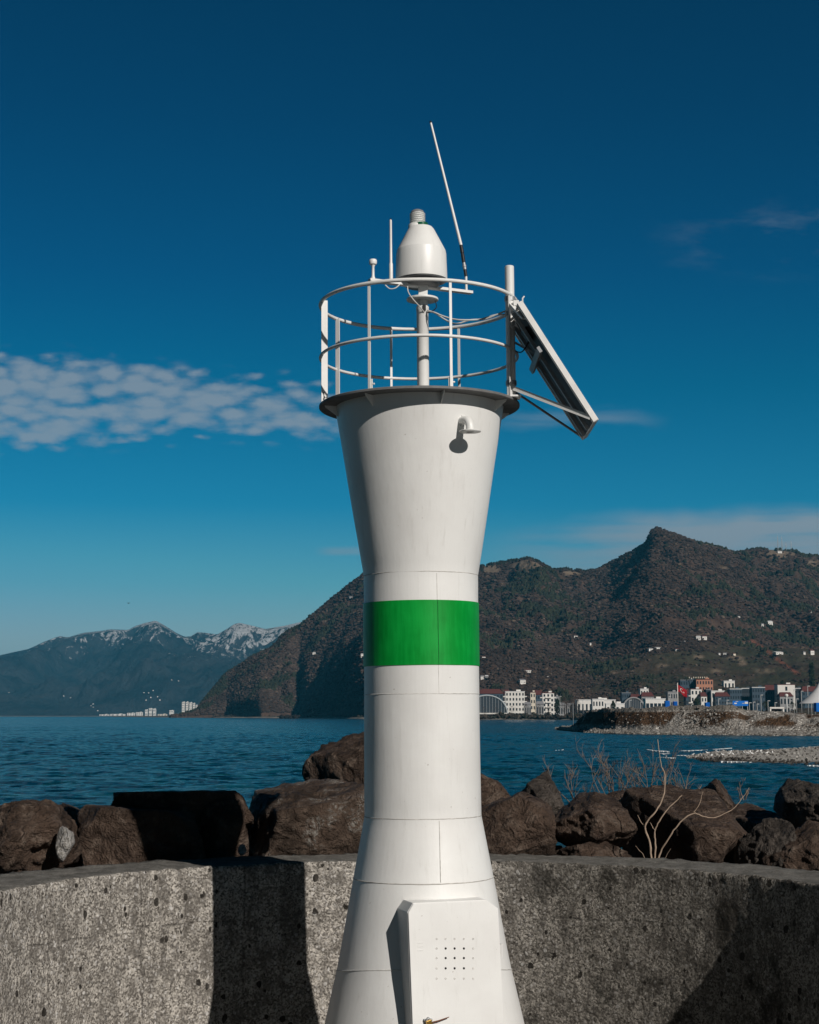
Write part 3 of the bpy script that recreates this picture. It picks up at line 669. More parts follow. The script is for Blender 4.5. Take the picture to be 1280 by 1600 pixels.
# equipment cabinet on the flared foot
zTOP = hz(1400)
def cabinet():
    al = R(17.3); nx = Vector((math.sin(al), -math.cos(al), 0)); tx = Vector((math.cos(al), math.sin(al), 0))
    rf = .585; hw = .292
    def pt(s_, z, out=0.0): return nx * (rf + out + (zTOP - z) * .109) + tx * s_ + Vector((0, 0, z))
    z1 = hz(1404) + .045; z0 = .12; ch = .055
    front = [pt(-hw, z0), pt(hw, z0), pt(hw, z1 - ch), pt(hw - ch * 1.35, z1), pt(-hw + ch * .7, z1), pt(-hw, z1 - ch)]
    cab = MB().prism(front, -nx * .34).build('cabinet', M_WHITE, beacon)
    dm = MB(); e = .004; dz = .006
    door = [pt(-hw + e, z0 + e, .002), pt(hw - e, z0 + e, .002), pt(hw - e, z1 - ch, .002), pt(hw - ch * 1.35, z1 - e, .002), pt(-hw + ch * .7, z1 - e, .002), pt(-hw + e, z1 - ch, .002)]
    dr = MB().prism(door, nx * .009).build('cabinet_door', M_WHITE, cab)
    mod = dr.modifiers.new('bev', 'BEVEL'); mod.width = .003; mod.segments = 2
    mod = cab.modifiers.new('bev', 'BEVEL'); mod.width = .004; mod.segments = 2
    # holes: five by five, the inner nine dark discs standing in for the shade inside
    def onface(px, py):           # pixel ray against the front plane
        o = MI @ Vector((0, 0, EYE)); d = (MI.to_3x3() @ ray(px, py)); q0 = pt(0, 1.0, .0112); pn = (nx + Vector((0, 0, .109))).normalized()
        return o + d * ((q0 - o).dot(pn) / d.dot(pn)), pn
    for i, px in enumerate((682.5, 696.5, 710.5, 725, 739.5)):
        for j, py in enumerate((1467, 1482, 1497, 1513, 1529)):
            q, pn = onface(px, py); Q = pn.to_track_quat('Z', 'Y').to_matrix()
            if 1 <= i <= 3 and 1 <= j <= 3: MB().lathe([(0, .0008), (.0068, .0008), (.0071, 0)], q, 12, Q).build('vent_hole', M_HOLE, dr)
            else: MB().lathe([(0, .0004), (.0035, .0008), (.0048, .0026), (.0064, .0005), (.0070, -.001)], q, 12, Q).build('plugged_hole', M_SEAMW, dr)
    m = MB()
    for py in (1473, 1479, 1485):
        q, pn = onface(657, py); m.box(q, (.035, .004, .004), Matrix.Rotation(al, 4, 'Z'), .001)
    m.build('embossed_mark', M_WHITE, dr)
    for zc in (hz(1468), hz(1760)):
        q = pt(hw + .008, zc, -.004); m = MB(); m.tube([q - Vector((0, 0, .04)), q + Vector((0, 0, .04))], .010, 12)
        m.box(q - tx * .012, (.03, .012, .07), Matrix.Rotation(al, 4, 'Z'), .002); m.build('hinge', M_WHITE, cab)
    q, pn = onface(668, 1593)
    m = MB(); m.box(q + nx * .010, (.05, .02, .012), Matrix.Rotation(al, 4, 'Z'), .002); m.tube([q + nx * .012 + tx * -.012, q + nx * .03 + tx * -.012], .006, 8)
    m.build('hasp', M_GREYM, dr)
    Mw = MI.inverted()
    pk = empty('padlock', Mw @ (q + nx * .03)); tag(pk, 'small brass padlock on the cabinet door of the beacon', 'padlock')
    b0 = MB().box((0, 0, -.012), (.034, .018, .028), Matrix.Rotation(al + .15, 4, 'Z') @ Matrix.Rotation(-.25, 4, 'Y'), .003).build('lock_body', M_BRASS, pk)
    MB().tube([Vector((math.cos(t) * .011 - .004, -.004, .004 + math.sin(t) * .014)) for t in [math.pi * k / 10 for k in range(11)]], .003, 8).build('shackle', M_GREYM, pk)
    q2, _ = onface(684, 1593)
    wr = MB().tube([q2 - tx * .05 + nx * .02 + Vector((0, 0, -.012)), q2 + nx * .022 + Vector((0, 0, -.003)), q2 + tx * .065 + nx * .02 + Vector((0, 0, .014))], [.0045, .004, .0025], 8)
    wr.v = [tuple(Mw @ Vector(v)) for v in wr.v]
    tag(wr.build('metal_pin', M_RUST), 'thin rusty pin stuck through the cabinet hasp', 'pin')
cabinet()

# ------------------------------------------------------------------ bare shrubs among the boulders
M_STEM = simple('bare_pale_bark', (.36, .27, .20), .8, var=.2, scale=30)
M_TWIG = simple('grey_brown_twig', (.17, .13, .105), .85, var=.25, scale=30)
def c6(a): return (840 + a[0] / 2.909, 1180 + a[1] / 2.909)
def stem(mbd, pp, r0, r1, D, wob=.0, seed=1):
    rnd = random.Random(seed); V = [P(*c6(a), D + (a[2] if len(a) > 2 else 0)) for a in pp]; out = []
    for i in range(len(V) - 1):
        p0 = V[max(0, i - 1)]; p1 = V[i]; p2 = V[i + 1]; p3 = V[min(len(V) - 1, i + 2)]
        for k in range(5):
            t = k / 5; out.append(.5 * ((2 * p1) + (p2 - p0) * t + (2 * p0 - 5 * p1 + 4 * p2 - p3) * t * t + (3 * p1 - p0 - 3 * p2 + p3) * t ** 3) + Vector((rnd.uniform(-wob, wob), rnd.uniform(-wob, wob), rnd.uniform(-wob, wob))))
    out.append(V[-1]); n = len(out)
    mbd.tube(out, [(r0 + (r1 - r0) * i / (n - 1)) * (1 + .12 * math.sin(i * 1.9)) for i in range(n)], 8)
shr = empty('bare_shrub', P(1018, 1352, 13.1)); tag(shr, 'leafless forked shrub with long pale stems growing behind the wall', 'shrub')
def shrub_part(pp, r0, r1, seed):
    r0 *= .62; r1 *= .62
    m = MB(); stem(m, pp, r0, r1, 13.1, .003, seed); m.v = [tuple(Vector(v) - shr.location) for v in m.v]; return m.build('stem', M_STEM, shr)
a = shrub_part([(522, 505), (510, 400, .02), (490, 320, 0), (530, 265, -.03), (572, 190, -.02), (579, 90, 0), (560, 40, .02), (546, -72, .03)], .014, .0045, 1)
shrub_part([(492, 335), (478, 315, .02), (455, 272, .04)], .007, .003, 2)
shrub_part([(535, 505), (536, 400, .0), (534, 340, -.02), (560, 290, -.05), (600, 235, -.06), (657, 183, -.08)], .012, .006, 3)
shrub_part([(534, 340, -.02), (522, 325), (512, 306, .03)], .006, .003, 4)
shrub_part([(540, 505), (560, 440, 0), (600, 370, -.05), (650, 305, -.08), (708, 264, -.1), (750, 278, -.1), (800, 284, -.1), (880, 250, -.1), (925, 203, -.1), (962, 148, -.08)], .012, .0025, 5)
shrub_part([(708, 264, -.1), (735, 222, -.12), (752, 165, -.12)], .006, .0025, 6)
shrub_part([(492, 500), (482, 455, .02), (445, 412, .03)], .005, .002, 7)
shrub_part([(560, 500), (580, 470, -.02), (605, 425, -.05)], .005, .002, 8)
def twiggy(x0, x1, ytop, ybase, D, n, seed, label):
    rnd = random.Random(seed); b0 = P((x0 + x1) / 2, ybase, D); m = MB(); top = P((x0 + x1) / 2, ytop, D).z - b0.z; w = (P(x1, ybase, D).x - P(x0, ybase, D).x) / 2
    def br(p, d, ln, r, lv):
        q = [Vector(p)]; dd = Vector(d)
        for k in range(5):
            dd = (dd + Vector((rnd.uniform(-.25, .25), rnd.uniform(-.25, .25), rnd.uniform(-.1, .22)))).normalized(); q.append(q[-1] + dd * ln / 5)
        m.tube(q, [r * (1 - .13 * i) for i in range(6)], 5)
        if lv < 3:
            for k in range(rnd.randint(2, 4)):
                i = rnd.randint(1, 4); s_ = (dd + Vector((rnd.uniform(-1, 1), rnd.uniform(-.8, .8), rnd.uniform(-.2, .7)))).normalized(); br(q[i], s_, ln * rnd.uniform(.35, .6), r * .62, lv + 1)
    for k in range(n):
        x = rnd.uniform(-w * .5, w * .5); d = Vector((x / w * 1.2 + rnd.uniform(-.3, .3), rnd.uniform(-.3, .3), 1)).normalized()
        br((x, rnd.uniform(-.15, .15), 0), d, top * rnd.uniform(.55, .95), .0055, 0)
    o = m.build('twiggy_bush', M_TWIG); o.location = b0; return tag(o, label, 'bush', 'leafless bushes behind the boulders')
twiggy(884, 935, 1180, 1262, 15.6, 4, 3, 'thin leafless bush standing leftmost behind the boulders')
twiggy(935, 985, 1172, 1262, 15.9, 8, 4, 'dense leafless bush between the thin one and the forked shrub')
twiggy(985, 1050, 1168, 1262, 15.7, 9, 5, 'wide leafless bush seen behind the forked shrub')
twiggy(1045, 1095, 1188, 1258, 16.0, 6, 6, 'low leafless bush right of the forked shrub tip')
twiggy(1150, 1175, 1222, 1250, 14.9, 3, 8, 'tiny sprig of twigs behind the broadest boulder at its right shoulder')

# ------------------------------------------------------------------ far range with snow
def interp(pts, x): a = np.array(pts, float); return np.interp(x, a[:, 0], a[:, 1])
SIL_FAR = [(-700, 1050), (-400, 1062), (-150, 1040), (0, 1025.5), (19, 1021), (47, 1015), (70, 1004), (94, 995), (108, 997), (131, 990), (159, 987), (173, 984.5), (201, 985.6), (211, 980), (225, 975), (244, 971), (258, 978.6), (276, 990), (289, 996), (299, 995.5), (309, 989), (323, 990), (340, 992.6), (355, 984), (367, 976), (375, 974.5), (395, 979), (415, 984), (445, 979), (471, 973), (520, 968), (600, 985), (800, 1000), (1500, 1020)]
def terrain(name, u0, u1, nu, sil, d0f, drf, e0f, nt, behind, noise_fn, mat, pexp=1.0):
    px = np.linspace(u0, u1, nu); U = (px - 640) / F
    E = (1118 - interp(sil, px) - (3.2 if name == 'hill' else 0)) / F * 1.0       # tan of ridge elevation, first order
    d0 = d0f(px); dr = drf(px); k2 = np.hanning(61); k2 /= k2.sum(); dr = np.convolve(np.pad(dr, 30, 'edge'), k2, 'valid'); T = np.concatenate([np.linspace(0, 1, nt), 1 + np.linspace(.02, .8, behind)])
    TT, PX = np.meshgrid(T, px); UU = (PX - 640) / F; EE = E[:, None]; DD0 = d0[:, None]; DR = dr[:, None]
    D = DD0 + (DR - DD0) * TT
    ker = np.hanning(91 if nu > 700 else 61); ker /= ker.sum(); Es = np.convolve(np.pad(E, len(ker) // 2, 'edge'), ker, 'valid')[:, None]
    bl = np.clip(TT, 0, 1) ** 5; EB = Es * (1 - bl) + EE * bl
    e = EB * np.where(TT <= 1, TT ** pexp, 1 - (TT - 1) * 1.3)
    X = UU * D; Y = D
    e = e + noise_fn(X, Y, TT, PX, EE)
    # keep the ridge line itself as the skyline of each column
    cap = EE * (1 - .004 * np.abs(1 - TT) / .05)
    e = np.where(TT < 1, np.minimum(e, EE * (1 - (1 - TT) * .10)), np.minimum(e, EE * (1 - (TT - 1) * .5)))
    Z = EYE + D * e + 0.0; Z = np.where(TT <= 0.001, -2.0, Z)
    Z = np.where((TT > 0) & (TT < .05), np.maximum(Z, 3.0), Z)
    V = np.stack([X, Y, Z], -1)
    return px, V, TT, Z
def far_noise(X, Y, T, PX, EE):
    w = np.clip(T / .15, 0, 1) * np.clip(np.abs(1 - T) / .10, 0, 1)
    wx = X + 500 * fbm(X / 1500, Y / 1500, 3, 11)
    s = fbm(wx / 900, (Y - X * .3) / 2600, 6, 3, True, .55); f = fbm(X / 300, Y / 500, 5, 8, True, .6)
    return EE * (.36 * s + .22 * f) * w
px_, V_, T_, Z_ = terrain('mountain', -700, 1500, 620, SIL_FAR, lambda p: 7600 + 0 * p, lambda p: 10500 + 900 * np.sin(p / 90.), None, 170, 14, far_noise, None, .95)
FV = V_; FT = T_; rel = V_ - np.array([0, 0, EYE]); fd = rel @ np.array(FW); FPX = 640 + F * rel[..., 0] / fd; FPY = 800 - F * (rel @ np.array(UP)) / fd
def f_mount(t, b):
    p = t.pos; X = t.n('ShaderNodeSeparateXYZ', Vector=p).outputs
    n = t.noise(p, .004, 8, .62); n2 = t.noise(t.mapv(p, (1, .6, .45)), .030, 7, .72); n3 = t.noise(t.mapv(p, (1, .5, .25)), .0075, 6, .65)
    c = t.mix(t.sstep(n, .35, .65), (.020, .034, .044), (.062, .074, .086))  # bluish slope tones paint in part of the distance haze
    c = t.mix(t.m('MULTIPLY', t.sstep(n2, .5, .75), .5), c, (.085, .078, .07))
    # snow lies in gullies and on open ground high up
    alt = t.m('DIVIDE', t.m('SUBTRACT', X[2], 405), 170)
    bias = t.m('MULTIPLY', t.sstep(X[0], -1600, -1000), .75)
    sn = t.m('ADD', t.m('ADD', alt, bias), t.m('MULTIPLY', t.m('SUBTRACT', n2, .5), 6.5)); sn = t.m('ADD', sn, t.m('MULTIPLY', t.m('SUBTRACT', n3, .5), 4.5))
    lowcut = t.sstep(t.m('ADD', X[2], t.m('MULTIPLY', n3, 160)), 350, 470)
    m_ = t.m('MULTIPLY', t.sstep(sn, .75, 1.45), lowcut)
    c = t.mix(m_, c, (.72, .73, .75))
    t.put(b.inputs['Base Color'], c); t.put(b.inputs['Normal'], t.bump(t.m('ADD', n2, n), 1.0, 80))
M_MOUNT = material('snowy_mountain', f_mount, rough=.95, spec=.1)
tag(npmesh('mountain_range', V_.reshape(-1, 3), grid_faces(V_.shape[0], V_.shape[1]), M_MOUNT), kind='structure')

# ------------------------------------------------------------------ near wooded hill
SIL = [(270, 1119), (300, 1114), (310, 1110), (318, 1098), (330.5, 1082), (352, 1054), (396, 1025), (425, 1012), (449, 986.5), (471, 975.6), (497.6, 952.6), (522, 931), (541, 916), (565, 898), (600, 878), (650, 868), (700, 880), (750, 884), (772, 879), (803, 875), (824, 870), (841, 876), (866, 890), (884, 888), (917, 892), (934, 888), (968, 869), (989, 859), (1010, 846), (1016, 834), (1021, 825), (1029, 820), (1041, 826), (1060, 831.5), (1100, 848), (1128, 854), (1151, 861), (1185, 856), (1221, 857), (1242, 859), (1257, 866), (1280, 868), (1330, 880), (1450, 920), (1700, 990), (2000, 1060)]
def d0f(p): return interp([(270, 3200), (360, 3180), (410, 2900), (455, 2950), (470, 3050), (575, 1980), (760, 1850), (1000, 1750), (1280, 1650), (2000, 1600)], p)
def drf(p): return interp([(270, 3350), (310, 3350), (450, 3400), (600, 3450), (830, 3600), (900, 3650), (1030, 3250), (1140, 3500), (1200, 3900), (1400, 3700), (2000, 3000)], p)
def near_noise(X, Y, T, PX, EE):
    w = np.clip(T / .10, 0, 1) * np.clip(np.abs(1 - T) / .08, 0, 1)
    wx = X + 120 * fbm(X / 420, Y / 420, 3, 21)
    s = fbm(wx / 270 + .5, (Y + X * .5) / 900, 5, 31, True, .5); f = fbm(X / 75, Y / 110, 5, 41, True, .55); g = fbm(X / 520, Y / 800, 3, 51)
    cliff = np.exp(-((PX - 500) / 110) ** 2) * np.exp(-((T - .28) / .22) ** 2)
    low = np.interp(PX, [700, 900, 1000], [1, .8, .6]); lowT = np.where(T < .45, low, 1)
    A = np.minimum(EE, .10)
    return A * ((.19 * s + .07 * f + .16 * g) * lowT + cliff * (.28 * fbm(wx / 120, Y / 900, 4, 61, True))) * w
px_, V_, T_, Z_ = terrain('hill', 270, 2000, 760, SIL, d0f, drf, None, 230, 14, near_noise, None, 1.0)
HV = V_; HT = T_
NF = np.cross(np.gradient(V_, axis=0), np.gradient(V_, axis=1)); NF /= np.linalg.norm(NF, axis=-1, keepdims=True) + 1e-9
rel = V_ - np.array([0, 0, EYE]); fd = rel @ np.array(FW); HPX = 640 + F * rel[..., 0] / fd; HPY = 800 - F * (rel @ np.array(UP)) / fd
def f_hill(t, b):
    p = t.pos; X = t.n('ShaderNodeSeparateXYZ', Vector=p).outputs
    n = t.noise(p, .010, 7, .6); n2 = t.noise(p, .05, 6, .7); n3 = t.noise(t.mapv(p, (1, .5, 1)), .0042, 5, .6)
    c = t.mix(t.sstep(n2, .3, .7), (.040, .024, .018), (.095, .062, .046))
    att = t.n('ShaderNodeVertexColor', {'layer_name': 'tone'}).outputs[0]; a = t.n('ShaderNodeSeparateColor', Color=att).outputs
    c = t.mix(t.m('MULTIPLY', a[0], t.sstep(n, .25, .6)), c, t.mix(n2, (.030, .030, .016), (.070, .066, .040)))     # meadow
    c = t.mix(a[1], c, t.mix(n2, (.13, .095, .065), (.26, .20, .145)))     # bare rock, cut ground
    c = t.mix(a[2], c, t.mix(n2, (.17, .062, .040), (.26, .105, .07)))        # red earth track
    t.put(b.inputs['Base Color'], c); t.put(b.inputs['Normal'], t.bump(t.m('ADD', n2, t.m('MULTIPLY', n, .6)), .9, 9))
M_HILL = material('hillside_ground', f_hill, rough=.95, spec=.1)
def seg(px, py, pts, w):
    d = np.full(px.shape, 1e9)
    for (x0, y0), (x1, y1) in zip(pts, pts[1:]):
        t = np.clip(((px - x0) * (x1 - x0) + (py - y0) * (y1 - y0)) / ((x1 - x0) ** 2 + (y1 - y0) ** 2), 0, 1)
        d = np.minimum(d, np.hypot(px - x0 - t * (x1 - x0), py - y0 - t * (y1 - y0)))
    return np.clip(1.4 - d / w, 0, 1)
nz = fbm(HV[..., 0] / 180, HV[..., 1] / 180, 4, 71); front = HT <= 1.0
mead = np.clip((np.interp(HPX, [840, 960, 1120, 1300], [0, .55, 1, 1]) * np.clip((HPY - np.interp(HPX, [840, 1000, 1300], [1050, 1000, 985])) / 30, 0, 1)) + nz * .9 - .1, 0, 1) * front
mead = np.where(HPX < 840, 0, mead)
def blob(x, y, rx, ry): return np.clip(1.6 - np.hypot((HPX - x) / rx, (HPY - y) / ry) * 1.3 + nz * .9, 0, 1) * front
bare = np.maximum.reduce([blob(822, 884, 24, 11), blob(765, 889, 14, 8), blob(893, 893, 12, 5), blob(1215, 864, 26, 8) * .9, blob(1268, 880, 10, 5), blob(1150, 1028, 12, 3), blob(1160, 1037, 7, 4), blob(1092, 1026, 9, 3), blob(1035, 1040, 8, 2.5) * .7, blob(1120, 1048, 10, 3) * .7, blob(1195, 1048, 14, 3) * .6, blob(1240, 1010, 9, 3) * .6, blob(1165, 1005, 10, 3) * .7, blob(990, 1030, 8, 2.5) * .6, blob(960, 1050, 9, 2.5) * .5, blob(1230, 905, 8, 3) * .5, blob(1130, 888, 6, 2) * .6,
    seg(HPX, HPY, [(880, 1032), (905, 1020), (925, 1010), (935, 1007)], 1.0) * .8, seg(HPX, HPY, [(980, 1018), (1010, 1015), (1046, 1009)], 1.0), seg(HPX, HPY, [(1085, 994), (1110, 990), (1140, 991)], 1.2), seg(HPX, HPY, [(1100, 965), (1107, 960)], 1), blob(505, 1048, 4, 12) * .5, blob(440, 1040, 6, 10) * .3]) * front
red = seg(HPX, HPY, [(1172, 1000), (1195, 1014), (1207, 1023), (1228, 1040), (1250, 1054)], 2.4) * front
tone = np.stack([mead, bare, red], -1)
tag(npmesh('hill', HV.reshape(-1, 3), grid_faces(HV.shape[0], HV.shape[1]), M_HILL, True, tone.reshape(-1, 3)), kind='structure')
def on_hill(x, y):
    d = np.where(front, np.hypot(HPX - x, HPY - y), 1e9); near = d < max(2.2, d.min() * 1.3)
    k = np.argmin(np.where(near, HV[..., 1], 1e9)); i, j = np.unravel_index(k, d.shape); return Vector(HV[i, j])

# forest: tens of thousands of crowns, one object
def forest():
    rng = np.random.default_rng(5); NV = 6
    bm = bmesh.new(); bmesh.ops.create_icosphere(bm, subdivisions=1, radius=1); bv = np.array([v.co[:] for v in bm.verts]); bf = np.array([[v.index for v in f.verts] for f in bm.faces]); bm.free()
    shapes = []
    for k in range(NV): shapes.append(bv * (1 + rng.uniform(-.38, .38, (len(bv), 1))) + rng.uniform(-.14, .14, bv.shape))
    con = bv.copy(); con[:, :2] *= (1.05 - bv[:, 2:3]) * .62; cons = [con * (1 + rng.uniform(-.2, .2, (len(bv), 1))) for k in range(NV)]
    nu, ntt = HV.shape[:2]; iu = rng.uniform(0, nu * .62, 72000); it = rng.uniform(3, 231, 72000)
    it = np.where(rng.random(72000) < .06, rng.uniform(222, 230.5, 72000), it)
    i0 = np.minimum(iu.astype(int), nu - 2); j0 = it.astype(int); fu = (iu - i0)[:, None]; ft = (it - j0)[:, None]
    Pp = (HV[i0, j0] * (1 - fu) + HV[i0 + 1, j0] * fu) * (1 - ft) + (HV[i0, j0 + 1] * (1 - fu) + HV[i0 + 1, j0 + 1] * fu) * ft
    tn = tone[i0, j0]; t_ = HT[i0, j0]; px = HPX[i0, j0]; py = HPY[i0, j0]
    n1 = fbm(Pp[:, 0] / 130, Pp[:, 1] / 130, 4, 81); n2 = fbm(Pp[:, 0] / 45, Pp[:, 1] / 45, 3, 91)
    dens = 1 - np.clip(tn[:, 0] * 1.05 + tn[:, 1] * 1.3 + tn[:, 2] * 2, 0, .97) + np.clip(n2 * .9, 0, .35) * (tn[:, 1] + tn[:, 2] < .2)
    keep = (rng.random(len(dens)) < dens) & (t_ > .02) & ~((t_ < .05) & (px > 740))
    Pp, t_, px, py, n1, n2 = [a[keep] for a in (Pp, t_, px, py, n1, n2)]; n = len(Pp)
    edge = t_ > .965
    ever = (n1 + n2 * .7 + rng.normal(0, .10, n) + np.where(edge & ((px < 570) | ((px > 740) & (px < 930)) | (px > 1150)), .5, 0) + np.where((px > 750) & (px < 880) & (py < 960), .20, 0)) > .36
    sc = rng.uniform(.65, 1.25, n) * np.where(ever, 3.1, 3.2) * np.clip(Pp[:, 1] / 2600, .75, 1.35); sc = np.where(edge, sc * .72, sc)
    hgt = sc * np.where(ever, rng.uniform(1.1, 1.7, n), rng.uniform(.5, .85, n)); ang = rng.uniform(0, 6.28, n)
    sh = np.stack(shapes + cons); kind = np.where(ever & (rng.random(n) < .5), rng.integers(NV, 2 * NV, n), rng.integers(0, NV, n))
    B = sh[kind]; ca, sa = np.cos(ang)[:, None], np.sin(ang)[:, None]
    X = (B[..., 0] * ca - B[..., 1] * sa) * sc[:, None] + Pp[:, None, 0]; Y = (B[..., 0] * sa + B[..., 1] * ca) * sc[:, None] + Pp[:, None, 1]; Z = B[..., 2] * hgt[:, None] + Pp[:, None, 2] + hgt[:, None] * .45
    Vv = np.stack([X, Y, Z], -1).reshape(-1, 3); Ff = (bf[None] + (np.arange(n) * len(bv))[:, None, None]).reshape(-1, 3)
    br = rng.uniform(0, 1, n)[:, None]; brown = np.array([.050, .034, .028]) * (1 - br) + np.array([.082, .057, .046]) * br
    tan_ = np.array([.13, .095, .07]); brown = np.where((rng.random(n) < .05)[:, None], tan_, brown)
    gr = np.array([.016, .019, .012]) * (1 - br) + np.array([.034, .038, .021]) * br
    c = np.where(ever[:, None], gr, brown) * (1 + .75 * n1[:, None]); c = np.repeat(c, len(bv), 0)
    def f(t, b):
        att = t.n('ShaderNodeVertexColor', {'layer_name': 'tone'}).outputs[0]; nn = t.noise(t.pos, .5, 3, .7)
        t.put(b.inputs['Base Color'], t.mix(nn, t.mix(.35, att, (0, 0, 0)), t.mix(.12, att, (.09, .075, .06))))
    tag(npmesh('forest', Vv, Ff, material('forest_crowns', f, rough=.95, spec=.05), False, c), kind='stuff')
forest()

# ------------------------------------------------------------------ coast plain, beaches
def f_beach(t, b):
    p = t.pos; n = t.noise(t.mapv(p, (1, .4, 1)), .05, 6, .7); n2 = t.noise(p, .4, 4, .7); X = t.n('ShaderNodeSeparateXYZ', Vector=p).outputs
    c = t.mix(t.sstep(n, .35, .65), (.12, .10, .085), (.24, .22, .19)); c = t.mix(t.sstep(X[2], 1.6, 2.2), c, t.mix(n2, (.03, .034, .022), (.10, .085, .065)))
    t.put(b.inputs['Base Color'], c)
M_BEACH = material('shingle_beach', f_beach, rough=.95, spec=.1)
pxs = np.linspace(180, 2000, 360); shore = interp([(180, 5200), (270, 3500), (360, 3050), (410, 2800), (455, 2800), (478, 2750), (565, 1930), (760, 1760), (900, 1640), (1280, 1560), (2000, 1500)], pxs) + 18 * fbm(pxs / 30, pxs * 0, 3, 14)
rows = []
for dd, z in ((0, -.8), (8, .2), (22, 1.1), (40, 1.7), (46, 2.3), (120, 2.6), (420, 3.2), (1400, 2.5)):
    D = shore + dd * (shore / 1700); zz_ = z + (fbm(pxs / 9, pxs * 0 + dd, 3, 5) * .35 if 0 < dd < 400 else 0); rows.append(np.stack([(pxs - 640) / F * D, D, zz_ + 0 * D], -1))
Vb = np.stack(rows, 1); tag(npmesh('coast_plain', Vb.reshape(-1, 3), grid_faces(360, len(rows)), M_BEACH), kind='structure')
pxs = np.linspace(-700, 330, 120); rows = []
for dd, z in ((0, -1), (20, 1), (60, 3), (900, 6)): D = 7300 + dd + 0 * pxs; rows.append(np.stack([(pxs - 640) / F * D, D, z + 0 * D], -1))
tag(npmesh('far_shore', np.stack(rows, 1).reshape(-1, 3), grid_faces(120, 4), M_BEACH), kind='structure')

# ------------------------------------------------------------------ rubble embankment and pebble spit
def f_emb(t, b):
    p = t.pos; X = t.n('ShaderNodeSeparateXYZ', Vector=p).outputs; n = t.noise(p, .09, 5, .6); n2 = t.noise(p, 1.3, 6, .75); v = t.vor(p, 2.2); vc = t.n('ShaderNodeSeparateColor', Color=t.vor(p, 2.2, out='Color')).outputs
    grav = t.mix(t.sstep(n2, .32, .68), (.13, .115, .10), (.36, .34, .31)); grav = t.mix(t.sstep(vc[0], .8, .9), grav, (.55, .53, .49))
    soil = t.mix(t.sstep(n2, .3, .7), (.035, .022, .013), (.13, .078, .045))
    face = t.m('MULTIPLY', t.sstep(X[2], 1.5, 2.4), t.m('SUBTRACT', 1.0, t.sstep(X[2], 4.9, 5.5)))
    patch = t.sstep(t.m('ADD', n, t.m('MULTIPLY', t.sstep(X[0], 66, 58), .10)), .47, .53)
    c = t.mix(t.m('MULTIPLY', face, patch), grav, soil)
    top = t.sstep(X[2], 5.3, 5.7); c = t.mix(top, c, t.mix(n2, (.10, .09, .078), (.27, .25, .22)))
    wet = t.m('SUBTRACT', 1.0, t.sstep(X[2], .15, .4)); c = t.mix(t.m('MULTIPLY', wet, .85), c, (.012, .010, .009))
    t.put(b.inputs['Base Color'], c); t.put(b.inputs['Normal'], t.bump(t.m('SUBTRACT', n2, v), 1.0, .35))
M_EMB = material('rubble_and_soil', f_emb, rough=.95, spec=.1)
def emb():
    px = np.linspace(872, 1720, 700); base_y = interp([(872, 1141), (900, 1143.5), (930, 1145.3), (960, 1146.6), (1000, 1147.6), (1060, 1148.3), (1130, 1149), (1280, 1150), (1700, 1152)], px)
    D = F * EYE / (base_y - 1118); top = interp([(872, .8), (890, 1.2), (898, 2.0), (905, 3.6), (915, 5.2), (935, 5.7), (1000, 5.9), (1100, 6.3), (1140, 6.4), (1160, 5.2), (1200, 4.9), (1245, 4.6), (1260, 4.2), (1300, 4.2), (1700, 4.6)], px)
    prof = [(-3, -.5), (0, .05), (2, .3), (7, .8), (12, 1.1)] + [(12 + 9 * k / 14, None) for k in range(1, 15)] + [(24, -1), (40, -1), (70, -1), (110, -1), (125, -2)]
    V = np.zeros((len(px), len(prof), 3)); X0 = (px - 640) / F * D
    for j, (dd, z) in enumerate(prof):
        if z is None: k = (dd - 12) / 9; zz_ = 1.1 + (top - 1.1) * np.clip(k, 0, 1) ** .8
        elif z == -1: zz_ = top + .1
        elif z == -2: zz_ = top * 0 - .5
        else: zz_ = np.minimum(z, top * z) if z > 0 else z + 0 * top
        dd_ = dd * np.clip(top / 4, .35, 1)
        Dv = D + dd_; Xv = (px - 640) / F * Dv; n = fbm(Xv / 6, Dv / 4, 5, 7) * np.clip(dd / 8, 0.05, 1) * .75 * np.clip(top / 4, .4, 1) + fbm(Xv / 1.6, Dv / 1.3, 3, 9, True) * .22 * np.clip(dd / 8, 0.1, 1)
        gul = fbm(Xv / 4.5, Dv / 30, 4, 19, True) * 1.3 * (12 < dd < 22)
        V[:, j] = np.stack([Xv, Dv + gul * np.clip(top / 4, .3, 1), zz_ + n * (z != -2)], -1)
    tag(npmesh('embankment', V.reshape(-1, 3), grid_faces(len(px), len(prof)), M_EMB), kind='structure')
emb()
def scatter(name, pts, sizes, mat, cols, seed):
    rng = np.random.default_rng(seed); bm = bmesh.new(); bmesh.ops.create_icosphere(bm, subdivisions=1, radius=1); bv = np.array([v.co[:] for v in bm.verts]); bf = np.array([[v.index for v in f.verts] for f in bm.faces]); bm.free()
    n = len(pts); B = bv[None] * (1 + rng.uniform(-.28, .28, (n, len(bv), 1))); B = B * rng.uniform(.6, 1.2, (n, 1, 3)) * sizes[:, None, None]
    V = (B + pts[:, None]).reshape(-1, 3); Ff = (bf[None] + (np.arange(n) * len(bv))[:, None, None]).reshape(-1, 3)
    return tag(npmesh(name, V, Ff, mat, False, np.repeat(cols, len(bv), 0)), kind='stuff')
def f_st(t, b):
    att = t.n('ShaderNodeVertexColor', {'layer_name': 'tone'}).outputs[0]; t.put(b.inputs['Base Color'], t.mix(t.m('MULTIPLY', t.noise(t.pos, 4, 4, .7), .7), att, (.02, .017, .015)))
M_STONES = material('loose_stones', f_st, rough=.9, spec=.15)
rng = np.random.default_rng(3)
